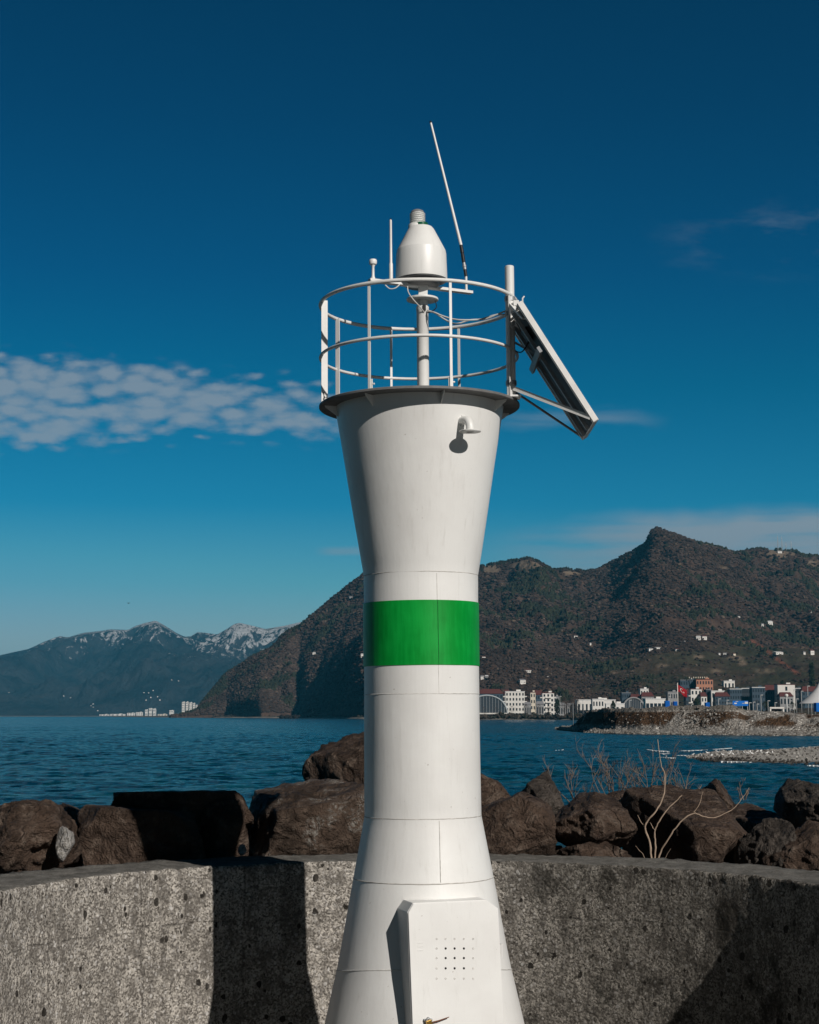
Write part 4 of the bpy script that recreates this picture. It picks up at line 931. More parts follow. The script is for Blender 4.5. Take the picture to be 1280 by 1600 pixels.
n = 5200; pxr = np.concatenate([rng.uniform(866, 1700, n - 900), rng.uniform(1060, 1150, 900)]); yb = interp([(866, 1140), (900, 1143.5), (930, 1145.3), (960, 1146.6), (1000, 1147.6), (1060, 1148.3), (1130, 1149), (1280, 1150), (1700, 1152)], pxr); D = F * EYE / (yb - 1118)
dd = np.concatenate([np.abs(rng.normal(0, 1, n - 900)) * 9 - 1.0, rng.uniform(0, 21, 900)]); topr = interp([(866, .6), (890, 1.2), (898, 2.0), (905, 3.6), (915, 5.2), (1000, 5.9), (1140, 6.4), (1160, 5.2), (1245, 4.6), (1700, 4.6)], pxr)
zst = np.where(dd < 12, np.clip(dd / 12, -.1, 1) * 1.1, 1.1 + (topr - 1.1) * np.clip((dd - 12) / 9, 0, 1) ** .8); zst = np.minimum(zst, topr)
Dv = D + dd * np.clip(topr / 4, .35, 1); br = rng.uniform(0, 1, n)[:, None] ** 1.5; cols = np.array([.10, .085, .07]) * (1 - br) + np.array([.52, .50, .46]) * br
scatter('rubble', np.stack([(pxr - 640) / F * Dv, Dv, zst], -1), rng.uniform(.08, .27, n) * np.where(dd < 5, 1.6, 1), M_STONES, cols, 4)
def spit():
    px = np.linspace(1064, 1900, 420); yf = interp([(1064, 1184), (1100, 1188), (1180, 1191), (1230, 1195), (1280, 1195), (1900, 1215)], px); ybk = interp([(1064, 1182.5), (1100, 1180), (1180, 1176), (1280, 1168), (1900, 1160)], px)
    D1 = F * EYE / (yf - 1118); D2 = F * EYE / (ybk - 1118); T = np.linspace(0, 1, 40); TT, PX = np.meshgrid(T, px); D = D1[:, None] * (1 - TT) + D2[:, None] * TT; X = (PX - 640) / F * D
    wd = np.clip((PX - 1064) / 60, 0, 1); Z = np.sin(np.pi * np.clip(TT * .93 + .02, 0, 1)) ** .55 * .75 * wd ** .5 - .18 + fbm(X / 2, D / 3, 5, 77) * .22 * wd + .0
    tag(npmesh('pebble_spit', np.stack([X, D, Z], -1).reshape(-1, 3), grid_faces(420, 40), M_SPIT), kind='structure')
    return px
def f_spit(t, b):
    p = t.pos; X = t.n('ShaderNodeSeparateXYZ', Vector=p).outputs; n = t.noise(p, .25, 5, .6); n2 = t.noise(p, 3.5, 6, .8)
    c = t.mix(t.sstep(n2, .35, .65), (.20, .18, .16), (.52, .50, .46)); c = t.mix(t.sstep(n, .5, .7), c, t.mix(n2, (.08, .07, .06), (.25, .23, .2)))
    wet = t.m('SUBTRACT', 1.0, t.sstep(t.m('ADD', X[2], t.m('MULTIPLY', n, .5)), .28, .55)); c = t.mix(t.m('MULTIPLY', wet, .92), c, (.014, .013, .010))
    t.put(b.inputs['Base Color'], c); t.put(b.inputs['Normal'], t.bump(n2, 1, .12))
M_SPIT = material('wet_and_dry_pebbles', f_spit, rough=.9, spec=.2)
spit()
n = 2600; pxr = rng.uniform(1066, 1500, n); yr = rng.uniform(0, 1, n); yf = interp([(1064, 1184), (1100, 1188), (1180, 1191), (1230, 1195), (1280, 1195), (1900, 1215)], pxr); ybk = interp([(1064, 1182.5), (1100, 1180), (1180, 1176), (1280, 1168), (1900, 1160)], pxr)
D1 = F * EYE / (yf - 1118); D2 = F * EYE / (ybk - 1118); Dv = D1 * (1 - yr) + D2 * yr; zz_ = np.sin(np.pi * (yr * .93 + .02)) ** .55 * .75 * np.clip((pxr - 1064) / 60, 0, 1) ** .5 - .12
br = rng.uniform(0, 1, n)[:, None] * np.where(yr < .12, .08, 1)[:, None]; cols = np.array([.04, .035, .03]) * (1 - br) + np.array([.60, .58, .54]) * br
scatter('pebbles', np.stack([(pxr - 640) / F * Dv, Dv, zz_], -1), rng.uniform(.04, .15, n) * np.where(yr < .1, 1.5, 1), M_STONES, cols, 6)
# dark low rocks where the headland meets the water, left of the tower
n = 60; pxr = rng.uniform(441, 468, n); Dv = np.full(n, 2290.) + rng.uniform(-20, 20, n); cols = np.full((n, 3), .012)
scatter('shore_rocks', np.stack([(pxr - 640) / F * Dv, Dv, rng.uniform(-1, 2.5, n)], -1), rng.uniform(1.2, 4, n), M_STONES, cols, 8)
# foam
M_FOAM = simple('white_foam', (.72, .74, .75), .8, var=.1, scale=2)
def foam():
    m = MB(); rnd = random.Random(4)
    for x0, x1, y0, y1, w in ((1064, 1106, 1173, 1171.5, 1.4), (1112, 1144, 1171, 1168.5, 1.6), (1204, 1242, 1170.5, 1169, 1.2), (1240, 1257, 1168.5, 1166.5, 1.0), (1010, 1026, 1171, 1173, 1.8), (1026, 1046, 1173, 1174, 2.2), (1030, 1050, 1177, 1178, 1.8), (1028, 1056, 1183, 1184, 1.6), (1060, 1085, 1180, 1179.5, 1.5), (1104, 1125, 1186.5, 1187, 1.1), (1125, 1175, 1189, 1190.5, 1.1), (1258, 1290, 1195.5, 1196, 1.2), (1040, 1066, 1181, 1180, 1.0)):
        n = 26; up = []; dn = []
        for k in range(n + 1):
            t = k / n; x = x0 + (x1 - x0) * t; y = y0 + (y1 - y0) * t + .35 * mn.noise(Vector((x * .12, y0, 3))); h = w * .34 * max(.02, math.sin(math.pi * t)) ** .5 * max(.12, .6 + mn.noise(Vector((x * .35, y0, 9))))
            up.append(G(x, y - h, .10)); dn.append(G(x, y + h, .10))
        vs = up + dn + [v - Vector((0, 0, .16)) for v in up + dn]; N_ = n + 1; fs = []
        for k in range(n): fs += [(k, k + 1, N_ + k + 1, N_ + k), (N_ + k, N_ + k + 1, 3 * N_ + k + 1, 3 * N_ + k), (k + 1, k, 2 * N_ + k, 2 * N_ + k + 1)]
        m.add(vs, fs)
    tag(m.build('foam', M_FOAM), kind='stuff')
foam()

# ------------------------------------------------------------------ houses, town, poles, birds
def plain(name, c, r=.8): return simple(name, c, r, var=.06, scale=.4, spec=.2)
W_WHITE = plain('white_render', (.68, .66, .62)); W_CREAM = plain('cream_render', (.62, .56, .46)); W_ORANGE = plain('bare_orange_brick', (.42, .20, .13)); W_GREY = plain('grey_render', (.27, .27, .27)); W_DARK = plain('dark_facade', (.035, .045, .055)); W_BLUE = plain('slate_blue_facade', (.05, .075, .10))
R_RED = plain('red_roof_tiles', (.10, .034, .030)); R_GREY = plain('grey_roof', (.20, .20, .21)); R_WHITE = plain('pale_roof_sheet', (.62, .62, .62)); GLASS = simple('window_glass', (.02, .028, .034), .2, spec=.5); STEEL = plain('painted_steel', (.38, .42, .44)); POLEM = plain('lamp_post_grey', (.42, .43, .43)); BLUE = plain('bright_blue_board', (.01, .15, .55)); REDF = plain('red_flag_cloth', (.30, .012, .02))
MESHES = {}
def unit_box_mesh(mat):
    k = mat.name
    if k not in MESHES: o = MB().box((0, 0, 0), (1, 1, 1)).build('part', mat); MESHES[k] = o.data; bpy.data.objects.remove(o)
    return MESHES[k]
def part_box(name, parent, c, size, mat):
    o = bpy.data.objects.new(name, unit_box_mesh(mat)); COL.objects.link(o); o.parent = parent; o.location = c; o.scale = size; return o
def gable(parent, w, d, z, h, mat, over=.6, name='roof'):
    a, b = w / 2 + over, d / 2 + over
    return MB().add([(-a, -b, z), (a, -b, z), (a, b, z), (-a, b, z), (-a * .72, 0, z + h), (a * .72, 0, z + h)], [(0, 1, 5, 4), (1, 2, 5), (2, 3, 4, 5), (3, 0, 4), (3, 2, 1, 0)]).build(name, mat, parent)
def house(x, y, w_px, h_px, wall, roof, label, group='houses scattered on the wooded hillside', rz=None, win=True):
    p = on_hill(x, y); k = fdepth(p) / F; w = w_px * k; h = h_px * k; d = w * .7
    e = empty('hillside_house', p - Vector((0, 0, 1)), rz if rz is not None else R((x * 37) % 40 - 12)); tag(e, label, 'house', group)
    part_box('wall', e, (0, 0, h / 2), (w, d, h + 1), wall); gable(e, w, d, h + .5 , h * .32, roof)
    if win and w_px >= 5:
        for i in range(2 if w_px < 9 else 3):
            part_box('window', e, ((i - (.5 if w_px < 9 else 1)) * w * .32, -d / 2 - .02, h * .55), (w * .12, .2, h * .26), GLASS)
    return e
HS = [(491, 1022, 9, 4, 'white house in a clearing on the dark slope left of the beacon'), (501, 1023, 6, 3, 'small white shed beside the house in the clearing left of the beacon'), (547, 933, 7, 3.5, 'grey-white hut near the skyline just left of the beacon'),
 (565, 1027, 5, 5, 'white house touching the left edge of the green band'), (333, 1104, 7, 4, 'cream house at the foot of the cape on the left'), (344, 1109, 6, 2.6, 'low white house next to the cape foot house'), (489, 1111, 6, 4, 'small white house on the shore below the black cliff'),
 (755, 1028, 6, 3.5, 'white house just right of the green band'), (752, 1061, 7, 6, 'white house beside the shaft above the arched hall'), (760, 1059, 5, 6, 'narrow grey house beside the white one above the arched hall'), (826, 1048, 12, 4.5, 'long white house with many windows above the apartment blocks'), (815, 1068, 11, 7, 'white two part house between the long house and the town'),
 (857, 1058, 4, 3, 'tiny white house right of the long hillside house'), (899, 996, 7, 3, 'white house alone high in the brown woods'), (921, 1008, 3, 4, 'small pale hut at the head of the diagonal dirt track'),
 (1092, 998, 8, 6, 'white house with a terrace at the left end of the pale hilltop wall'), (1101, 999, 8, 6, 'white house second from the left on the pale hilltop wall'), (1016, 1014, 9, 4, 'white house at the left end of the farm road'), (1027, 1014, 9, 4, 'white house right of the one at the end of the farm road'), (1057, 1015, 6, 4, 'small square white house above the orange building'),
 (1132, 1022, 7, 4, 'white house above the quarry cut'), (1124, 1021, 3, 3, 'tiny white shed left of the quarry cut'), (1147, 1022, 5, 4, 'cream house over the pale quarry scar'), (1193, 978, 4, 5, 'narrow white house left of the two high up on the brown slope'), (1204, 977, 9, 7, 'largest white house high up on the brown slope'),
 (1265, 955, 5, 4, 'white house high up near the right edge'), (1154, 965, 4, 3, 'pale hut in the trees below the summit'), (1215, 1021, 15, 4, 'long white farm building above the red earth track'), (1267, 1021, 8, 8, 'tall white square house near the right edge above the red track'), (1257, 1022, 4, 5, 'small white house beside the tall square one near the right edge'),
 (1068, 1002, 4, 3, 'little white hut on the farm road above the town'), (870, 1047, 3, 3, 'small grey house amid the trees over the town centre'), (882, 1046, 3, 3, 'small grey house second in the trees over the town centre'), (1218, 862, 8, 3, 'pale station building on the summit beneath the radio masts')]
for i, (x, y, w, h, lab) in enumerate(HS):
    house(x, y, w * .9, h * .8, W_CREAM if 'cream' in lab else (W_GREY if 'grey' in lab else W_WHITE), [R_WHITE, R_RED, R_GREY][i % 3], lab)
# radio masts
for i, (x, yt, yb, lab) in enumerate(((1215, 838, 857, 'faint radio mast at the left of the row on the right summit'), (1221.5, 840, 857, 'tallest dark radio mast on the right summit'), (1228, 849, 857, 'short radio mast in the middle of the summit row'), (1236, 846, 858, 'radio mast at the right of the summit row'))):
    p = on_hill(x, yb + 2); D = p.y; top = P(x, yt, D); b0 = Vector((top.x, D, p.z - 2)); h = top.z - b0.z
    e = empty('radio_mast', b0); tag(e, lab, 'mast', 'radio masts on the summit'); r = 1.0
    m = MB()
    for sx, sy in ((-1, -1), (1, -1), (0, 1)): m.tube([(sx * r, sy * r, 0), (sx * r * .45, sy * r * .45, h)], .28, 5)
    for k in range(8): z = h * k / 8; m.bar((-r * (1 - .55 * k / 8), -r * (1 - .55 * k / 8), z), (r * (1 - .55 * (k + 1) / 8), -r * (1 - .55 * (k + 1) / 8), z + h / 8), .25, .25)
    m.build('lattice', STEEL, e); MB().tube([(0, 0, h), (0, 0, h * 1.12)], .2, 6).build('aerial', POLEM, e); MB().lathe([(0, 0), (.9, .25), (1.1, .5)], (0, -r, h * .7), 12).build('dish', W_WHITE, e)

GB = 2.8
def block(x0, x1, yt, D, floors, cols, wall, roof, label, balc=False, roofk='flat', dep=14, cat='building', name='apartment_block', group='buildings of the shore town', yb=None, rz=0.0, glass=GLASS, winw=.45):
    xm = (x0 + x1) / 2; a = P(x0, 1100, D); b_ = P(x1, 1100, D); w = b_.x - a.x; h = P(xm, yt, D).z - GB
    e = empty(name, Vector(((a.x + b_.x) / 2, D + dep / 2, GB)), rz); tag(e, label, cat, group)
    rh = h if roofk == 'flat' else h * .86
    part_box('wall', e, (0, 0, rh / 2 - .5), (w, dep, rh + 1), wall)
    if roofk == 'flat': part_box('roof', e, (0, 0, rh + .35), (w + .6, dep + .6, .7), roof); part_box('stair_head', e, (w * .2, 0, rh + 1.5), (w * .18 + 1, 3, 1.8), wall)
    else: gable(e, w, dep, rh + .02, h * .16 + .6, roof)
    fh = rh / floors
    for f in range(floors):
        z = fh * (f + .52)
        for c in range(cols):
            cx = (c + .5) / cols * w - w / 2
            part_box('window', e, (cx, -dep / 2 - .04, z), (w / cols * winw, .3, fh * .5), glass)
        if balc and f:
            for s_ in (-1, 1): part_box('balcony', e, (s_ * (w / 2 + 1.1), -dep / 2 + 2.2, fh * f + .3), (2.6, 4, 1.1), wall)
        if balc == 2 and f: part_box('balcony', e, (0, -dep / 2 - .75, fh * f + .25), (w * .5, 1.5, .9), wall)
    return e
TD = 1690
block(790, 820, 1081, TD, 5, 6, W_WHITE, R_WHITE, 'white apartment block with a grid of small windows and side balconies', True)
block(829, 837, 1082, TD + 60, 4, 2, W_CREAM, R_RED, 'narrow cream block between the two balconied white blocks', False, dep=10)
block(848, 866, 1083, TD + 10, 5, 3, W_WHITE, R_RED, 'white block with staggered balconies right of the cream one', 2)
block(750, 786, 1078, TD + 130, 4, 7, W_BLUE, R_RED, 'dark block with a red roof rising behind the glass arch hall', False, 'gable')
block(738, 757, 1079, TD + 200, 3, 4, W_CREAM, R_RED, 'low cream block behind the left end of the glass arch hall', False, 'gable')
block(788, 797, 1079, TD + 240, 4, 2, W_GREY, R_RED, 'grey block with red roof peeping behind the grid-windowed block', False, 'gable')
block(836, 848, 1080, TD + 160, 4, 3, W_BLUE, R_RED, 'shaded block with red roof between cream and staggered blocks', False, 'gable')  # the block's shade is put into its slate blue wall colour
block(866, 874, 1089, TD + 80, 3, 2, W_GREY, R_GREY, 'small grey building right of the staggered balcony block', False)
block(902, 962, 1094.0, TD - 30, 1, 10, W_WHITE, R_WHITE, 'long low white canopy building in the town centre', False, dep=20, name='low_building')
block(926, 944, 1093, TD - 60, 2, 4, W_WHITE, R_WHITE, 'white two storey shop in front of the long canopy building', False, name='low_building')
block(947, 976, 1100.0, TD - 120, 1, 4, W_WHITE, R_WHITE, 'low flat white kiosk left of the dark arched hall', False, name='low_building', dep=8)
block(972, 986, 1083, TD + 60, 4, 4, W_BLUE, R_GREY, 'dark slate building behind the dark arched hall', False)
block(986, 1002, 1086, TD + 50, 3, 4, W_CREAM, R_RED, 'pale building with red roof behind the dark arched hall', False, 'gable')
block(1001, 1014, 1077, TD + 90, 4, 3, W_WHITE, R_WHITE, 'white upper building left of the flagpole', False)
block(1003, 1022, 1083, TD + 40, 3, 5, W_GREY, R_RED, 'grey building with a dark red roof below the white upper one', False, 'gable')
block(1009, 1040, 1092.5, TD - 200, 1, 5, W_WHITE, R_WHITE, 'long white portico building beside the blue containers', False, name='low_building', winw=.75)
block(1044, 1060, 1081.5, TD + 30, 3, 4, W_GREY, R_GREY, 'grey building behind the blue containers', False)
block(1064, 1092, 1063, TD + 210, 6, 7, W_BLUE, R_GREY, 'dark shaded wing of the unfinished orange building', False, dep=12)  # slate blue wall colour stands in for brick in shade
ob = block(1089, 1115, 1062, TD + 200, 6, 6, W_ORANGE, R_RED, 'tall unfinished orange brick building above the flag', False, dep=12)
for k in range(9): part_box('parapet_column', ob, ((k - 6.5) * 2.6, 0, ob.children[1].location.z + 1.2), (.9, .9, 1.6), W_CREAM)
block(1080, 1097, 1077, TD + 20, 4, 3, W_WHITE, R_RED, 'white block with red roof in front of the orange building', True)
block(1072, 1082, 1078, TD + 60, 4, 3, W_BLUE, R_RED, 'dark block just behind the red flag', False, 'gable')
block(1096, 1105, 1083, TD + 10, 3, 2, W_WHITE, R_RED, 'small white block with a red gable right of the red-roofed white block', False, 'gable')
block(1104, 1112, 1078, TD + 70, 4, 2, W_DARK, R_GREY, 'black narrow facade right of the orange building foot', False)
block(1112, 1134, 1080, TD + 60, 3, 4, W_WHITE, R_WHITE, 'white building with long pale roof right of the orange building', False)
block(1132, 1149, 1064.5, TD + 260, 4, 3, W_WHITE, R_WHITE, 'tall white house standing above the dark row of blocks', False)
block(1122, 1135, 1072, TD + 280, 3, 3, W_GREY, R_WHITE, 'grey house left of the tall white one above the row', False)
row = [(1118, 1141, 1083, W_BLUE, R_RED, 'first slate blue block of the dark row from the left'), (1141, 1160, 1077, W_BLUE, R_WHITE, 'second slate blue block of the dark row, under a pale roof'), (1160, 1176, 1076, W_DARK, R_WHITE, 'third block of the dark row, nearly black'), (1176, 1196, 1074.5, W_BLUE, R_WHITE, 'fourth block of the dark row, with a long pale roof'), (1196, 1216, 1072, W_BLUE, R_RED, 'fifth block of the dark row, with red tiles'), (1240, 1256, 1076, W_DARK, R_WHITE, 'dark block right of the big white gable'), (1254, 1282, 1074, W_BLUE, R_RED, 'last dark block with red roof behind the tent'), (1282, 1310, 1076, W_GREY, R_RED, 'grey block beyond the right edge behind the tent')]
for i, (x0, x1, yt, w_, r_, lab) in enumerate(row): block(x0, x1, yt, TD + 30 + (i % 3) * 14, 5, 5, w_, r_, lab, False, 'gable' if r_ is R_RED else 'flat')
block(1216, 1243, 1070, TD + 20, 4, 1, W_WHITE, R_RED, 'big blank white building above a red gable in the dark row', False, dep=16, winw=.12)
block(1219, 1240, 1083, TD - 10, 2, 4, W_GREY, R_RED, 'low house with red gable in front of the blank white building', False, 'gable')
# small roof-top things and shacks between
for x0, x1, yt, lab in ((872, 884, 1099, 'low shack with grey roof in the trees right of the apartment blocks'), (886, 898, 1100, 'low shed with grey roof left of the canopy building'), (820, 830, 1098, 'dark low house between the first two apartment blocks'), (838, 850, 1097, 'dark low house right of the narrow cream block')):
    block(x0, x1, yt, TD - 20, 1, 3, W_GREY, R_GREY, lab, False, 'gable', dep=7, name='shed')
# arched halls
def arch_hall(x0, x1, yt, D, frame, fill, label):
    a = P(x0, 1100, D); b_ = P(x1, 1100, D); w = b_.x - a.x; h = P(x0, yt, D).z - GB; e = empty('arched_hall', Vector(((a.x + b_.x) / 2, D, GB))); tag(e, label, 'hall', 'arched halls of the town')
    n = 24; arc = [Vector((-w / 2 * math.cos(math.pi * k / n), 0, h * math.sin(math.pi * k / n) ** .8)) for k in range(n + 1)]
    MB().tube([v + Vector((0, -.3, 0)) for v in arc], .8, 6).build('arch_rib', frame, e); MB().prism(arc, (0, 26, 0)).build('glazed_body', fill, e)
    for k in range(1, 14): x = -w / 2 + w * k / 14; z = h * max(.05, math.sin(math.acos(max(-1, min(1, -2 * x / w)))) ** .8); part_box('mullion', e, (x, -.1, z / 2), (.22, .25, z), frame)
    part_box('canopy', e, (0, -2.6, h * .16), (w * .96, 4, 1.3), W_WHITE); return e
arch_hall(728, 793, 1086.5, TD - 40, STEEL, W_DARK, 'big dark glass hall under a pale steel arch beside the beacon')
arch_hall(971, 1009, 1090, TD - 60, W_GREY, W_DARK, 'smaller black arched hall in the middle of the town')
# left shore: towers and sheds, far away
for i, (x, w, yt) in enumerate(((286.5, 4, 1097), (292.3, 3.6, 1097), (298, 4, 1098), (303, 2.6, 1099), (307, 2.4, 1102))):
    block(x - w / 2, x + w / 2, yt, 5200, 6, 2, W_WHITE, R_WHITE, 'pale high-rise in the far group at the cape, number %s from the left' % ['one', 'two', 'three', 'four', 'five'][i], False, dep=14, name='high_rise', group='far high-rises by the cape')
for x0, x1, yt, lab in ((156, 170, 1116.4, 'far low white shed at the left end of the distant port'), (173, 195, 1115.8, 'long far white shed in the distant port'), (199, 211, 1114.2, 'taller white shed in the middle of the distant port'), (213, 223, 1113, 'white grain store left of the distant silos'), (227, 231, 1109, 'first white silo block of the distant port'), (233, 237.5, 1107, 'tall white silo block of the distant port'), (239.5, 243, 1107.5, 'last white silo block of the distant port'), (265, 271, 1110, 'pale gate-shaped building right of the distant port'), (247, 261, 1116, 'low reddish shed behind the far beach')):
    block(x0, x1, yt, 7420, 2, 3, W_CREAM if 'reddish' in lab else W_WHITE, R_WHITE, lab, False, dep=30, name='port_building', group='buildings of the distant port')
FH = [(15, 1082), (101, 1088), (109, 1090), (122, 1076), (224, 1082), (233, 1083), (240, 1077), (236, 1092), (246, 1090), (229, 1094), (143, 1102), (147, 1105), (152, 1111), (145, 1100), (270, 1063), (279, 1064), (250, 1093)]
def on_far(x, y):
    d = np.hypot(FPX - x, FPY - y) + np.where(FT <= 1, 0, 1e9); i, j = np.unravel_index(np.argmin(d), d.shape); return Vector(FV[i, j])
for x, y in FH:
    p = on_far(x, y); e = empty('distant_house', p - Vector((0, 0, 2)), .3); tag(e, 'tiny white house on the lower slope of the distant snowy range', 'house', 'houses on the distant range'); w = random.uniform(6, 11)
    part_box('wall', e, (0, 0, 2), (w * .7, 6, 4), W_WHITE); gable(e, w * .7, 6, 4.02, 1.6, R_GREY)
# scrub and bare trees along the town shore, uncountable
def scrub():
    rng = np.random.default_rng(12); L_ = []; Sz = []; C_ = []
    for n, x0, x1, D0_, D1_, z0, z1, s0, s1 in ((1500, 742, 905, 1600, 1660, 2.2, 6.0, .7, 1.7), (900, 900, 1320, 1560, 1640, 2.5, 7, .8, 1.9), (1100, 1060, 1330, 760, 1000, 2.6, 6.6, .35, .85), (260, 895, 1060, 1100, 1300, 3, 6, .4, 1.0), (500, 330, 745, 2100, 2300, 2, 5, .8, 2.0)):
        px = rng.uniform(x0, x1, n); D = rng.uniform(D0_, D1_, n); cl = fbm(px / 7, px * 0, 3, 5); z = z0 + (z1 - z0) * rng.random(n) ** 1.3 * np.clip(.75 + cl, .25, 1.3)
        if D1_ > 2200: D = interp([(330, 3200), (400, 2950), (478, 2760), (565, 2000), (745, 1840)], px) + rng.uniform(0, 40, n)
        L_.append(np.stack([(px - 640) / F * D, D, z], -1)); Sz.append(rng.uniform(s0, s1, n)); b = rng.random((n, 1)); C_.append(np.where(rng.random((n, 1)) < .35, np.array([[.018, .026, .016]]), np.array([[.03, .024, .018]]) * (1 - b) + np.array([[.11, .09, .07]]) * b))
    scatter('shore_scrub', np.concatenate(L_), np.concatenate(Sz), M_STONES, np.concatenate(C_), 9)
scrub()
# poles
def lamp(x, yt, yb, D, label, arm=True, r=.16, name='street_lamp', cat='street lamp', group='lamp posts along the town shore', globe=False):
    top = P(x, yt, D); z0 = P(x, yb, D).z; h = top.z - z0; e = empty(name, Vector((top.x, D, z0 - 1.5))); tag(e, label, cat, group); MB().tube([(0, 0, 0), (0, 0, h + 1.5)], [r * 1.2, r * .8], 6).build('pole', POLEM, e)
    if globe: m = MB(); m.lathe([(0, h + 1.4), (.45, h + 1.55), (.6, h + 1.95), (.45, h + 2.35), (0, h + 2.5)], (0, 0, 0), 12); m.build('lamp_head', W_WHITE, e)
    elif arm: part_box('lamp_head', e, (.3, 0, h + 1.5), (.8, .3, .2), POLEM)
    return e
LPL = [(911, 1094, 1108, 560), (875, 1088, 1106, 700), (1045.5, 1088, 1106, 520), (1123, 1092, 1110, 520), (1136, 1094, 1111, 520), (1171, 1098, 1112, 520), (1177, 1097, 1112, 520), (1189, 1086, 1112, 520), (1200, 1095, 1112, 520), (1234, 1095, 1113, 520), (1240.5, 1078, 1113, 520), (1244.5, 1092, 1113, 520), (1252, 1080, 1112, 520), (1262, 1072, 1112, 500), (1268, 1094, 1112, 500), (1273, 1090, 1112, 500), (984, 1094, 1106, 520), (1001, 1097, 1106, 520), (1150, 1096, 1111, 520), (1160, 1099, 1111, 520), (1211, 1098, 1112, 520), (1183, 1100, 1112, 520)]
for x, a_, b_, D in LPL: lamp(x, a_, b_, D, 'slim grey lamp post in the row in front of the town', r=.09)
lamp(1229, 1089, 1112, 500, 'lamp post with a round white head left of the tent', r=.3, globe=True, group=None)
# small channel marker left of the embankment
lamp(895.5, 1098, 1124, 430, 'thin white marker pole on the rubble tip', False, .06, 'marker_pole', 'pole', None)
# flag
fp = empty('flagpole', Vector((P(1059.5, 1108, 480).x, 480, P(1059.5, 1110, 480).z - .5))); tag(fp, 'tall white flagpole flying a drooping red flag before the town', 'flagpole')
hf = P(1059.5, 1067, 480).z - fp.location.z; MB().tube([(0, 0, 0), (0, 0, hf)], [.16, .10], 8).build('pole', W_WHITE, fp)
fl = MB(); nn = 14; vs = []
for i in range(nn + 1):
    t = i / nn
    for j in range(9):
        s_ = j / 8; vs.append((.15 + 2.6 * t, .22 * math.sin(t * 9 + s_ * 2) * t ** .3, hf - .6 - 2.2 * s_ - 1.7 * t ** 1.2 + .25 * math.sin(t * 7) * s_))
fl.add(vs, [(i * 9 + j, (i + 1) * 9 + j, (i + 1) * 9 + j + 1, i * 9 + j + 1) for i in range(nn) for j in range(8)], True); fo = fl.build('flag', REDF, fp); md = fo.modifiers.new('t', 'SOLIDIFY'); md.thickness = .02
# white crescent and star on the flag
def on_flag(t, s_): return Vector((.15 + 2.6 * t, .22 * math.sin(t * 9 + s_ * 2) * t ** .3 - .04, hf - .6 - 2.2 * s_ - 1.7 * t ** 1.2 + .25 * math.sin(t * 7) * s_))
cm = MB(); out = []; n = 18
for k in range(n + 1): a = R(40 + 280 * k / n); out.append((.40 + .17 * math.cos(a), .5 + .26 * math.sin(a)))
for k in range(n + 1): a = R(320 - 280 * k / n); out.append((.44 + .135 * math.cos(a), .5 + .20 * math.sin(a)))
q = [on_flag(*o) for o in out]; N_ = n + 1
cm.add(q, [(k, k + 1, 2 * N_ - 2 - k, 2 * N_ - 1 - k) for k in range(n)]); cm.build('crescent', W_WHITE, fo)
st_ = [on_flag(.66 + (.075 if k % 2 == 0 else .03) * math.cos(R(36 * k + 180)), .5 + (.11 if k % 2 == 0 else .045) * math.sin(R(36 * k + 180))) for k in range(10)]
cm = MB(); cm.add([on_flag(.66, .5)] + st_, [(0, 1 + k, 1 + (k + 1) % 10) for k in range(10)]); cm.build('star', W_WHITE, fo)
# containers, billboard, goal, tent
def boxthing(name, x0, x1, y0, y1, D, dep, mat, label, cat, group=None):
    a = P(x0, y1, D); b_ = P(x1, y0, D); e = empty(name, Vector(((a.x + b_.x) / 2, D + dep / 2, a.z))); tag(e, label, cat, group); w = b_.x - a.x; h = b_.z - a.z
    part_box('body', e, (0, 0, h / 2), (w, dep, h), mat); m = MB()
    for k in range(9): m.box(((k - 4) * w / 9.5, -dep / 2 - .02, h / 2), (w * .03, .08, h * .9))
    m.build('ribs', mat, e); return e
boxthing('container', 1040, 1046.5, 1095, 1104.5, 500, 2.4, BLUE, 'blue container left of the flagpole', 'container', 'blue containers by the flagpole')
boxthing('container', 1053.5, 1058.5, 1096, 1105, 500, 2.4, BLUE, 'darker upright blue container touching the flagpole', 'container', 'blue containers by the flagpole')
boxthing('container', 1103, 1109, 1097.5, 1104, 520, 2.4, BLUE, 'small blue box right of the white blocks', 'container')
def board():
    D = 520; a = P(1145, 1103, D); b_ = P(1169, 1095, D); e = empty('billboard', Vector(((a.x + b_.x) / 2, D, a.z - 2.6))); tag(e, 'wide bright blue billboard on posts before the dark row of blocks', 'billboard'); w = b_.x - a.x; h = b_.z - a.z
    part_box('board', e, (0, 0, 2.6 + h / 2), (w, .25, h), BLUE); part_box('white_panel', e, (w * .38, -.15, 2.6 + h * .62), (w * .2, .06, h * .4), W_WHITE); part_box('white_lettering', e, (-w * .32, -.15, 2.6 + h * .5), (w * .16, .06, h * .22), W_WHITE)
    for s_ in (-1, 1): part_box('post', e, (s_ * w * .47, .2, 1.2), (.18, .18, 3.4), POLEM)
    part_box('side_rail', e, (-w * .72, 0, 2.6 + h * .55), (w * .42, .12, .15), POLEM); part_box('side_rail', e, (-w * .72, 0, 2.6 + h * .1), (w * .42, .12, .15), POLEM)
board()
def goal():
    D = 470; a = P(1204, 1115, D); b_ = P(1224, 1106, D); w = b_.x - a.x; h = b_.z - a.z; e = empty('gate_frame', Vector(((a.x + b_.x) / 2, D, a.z))); tag(e, 'white portal frame like a goal standing on the embankment', 'gate')
    for s_ in (-1, 1): part_box('post', e, (s_ * w / 2, 0, h / 2), (.42, .5, h), W_WHITE)
    part_box('crossbar', e, (0, 0, h), (w + .42, .5, .45), W_WHITE); part_box('dark_back', e, (0, 1.2, h * .42), (w * .9, .1, h * .8), W_DARK)
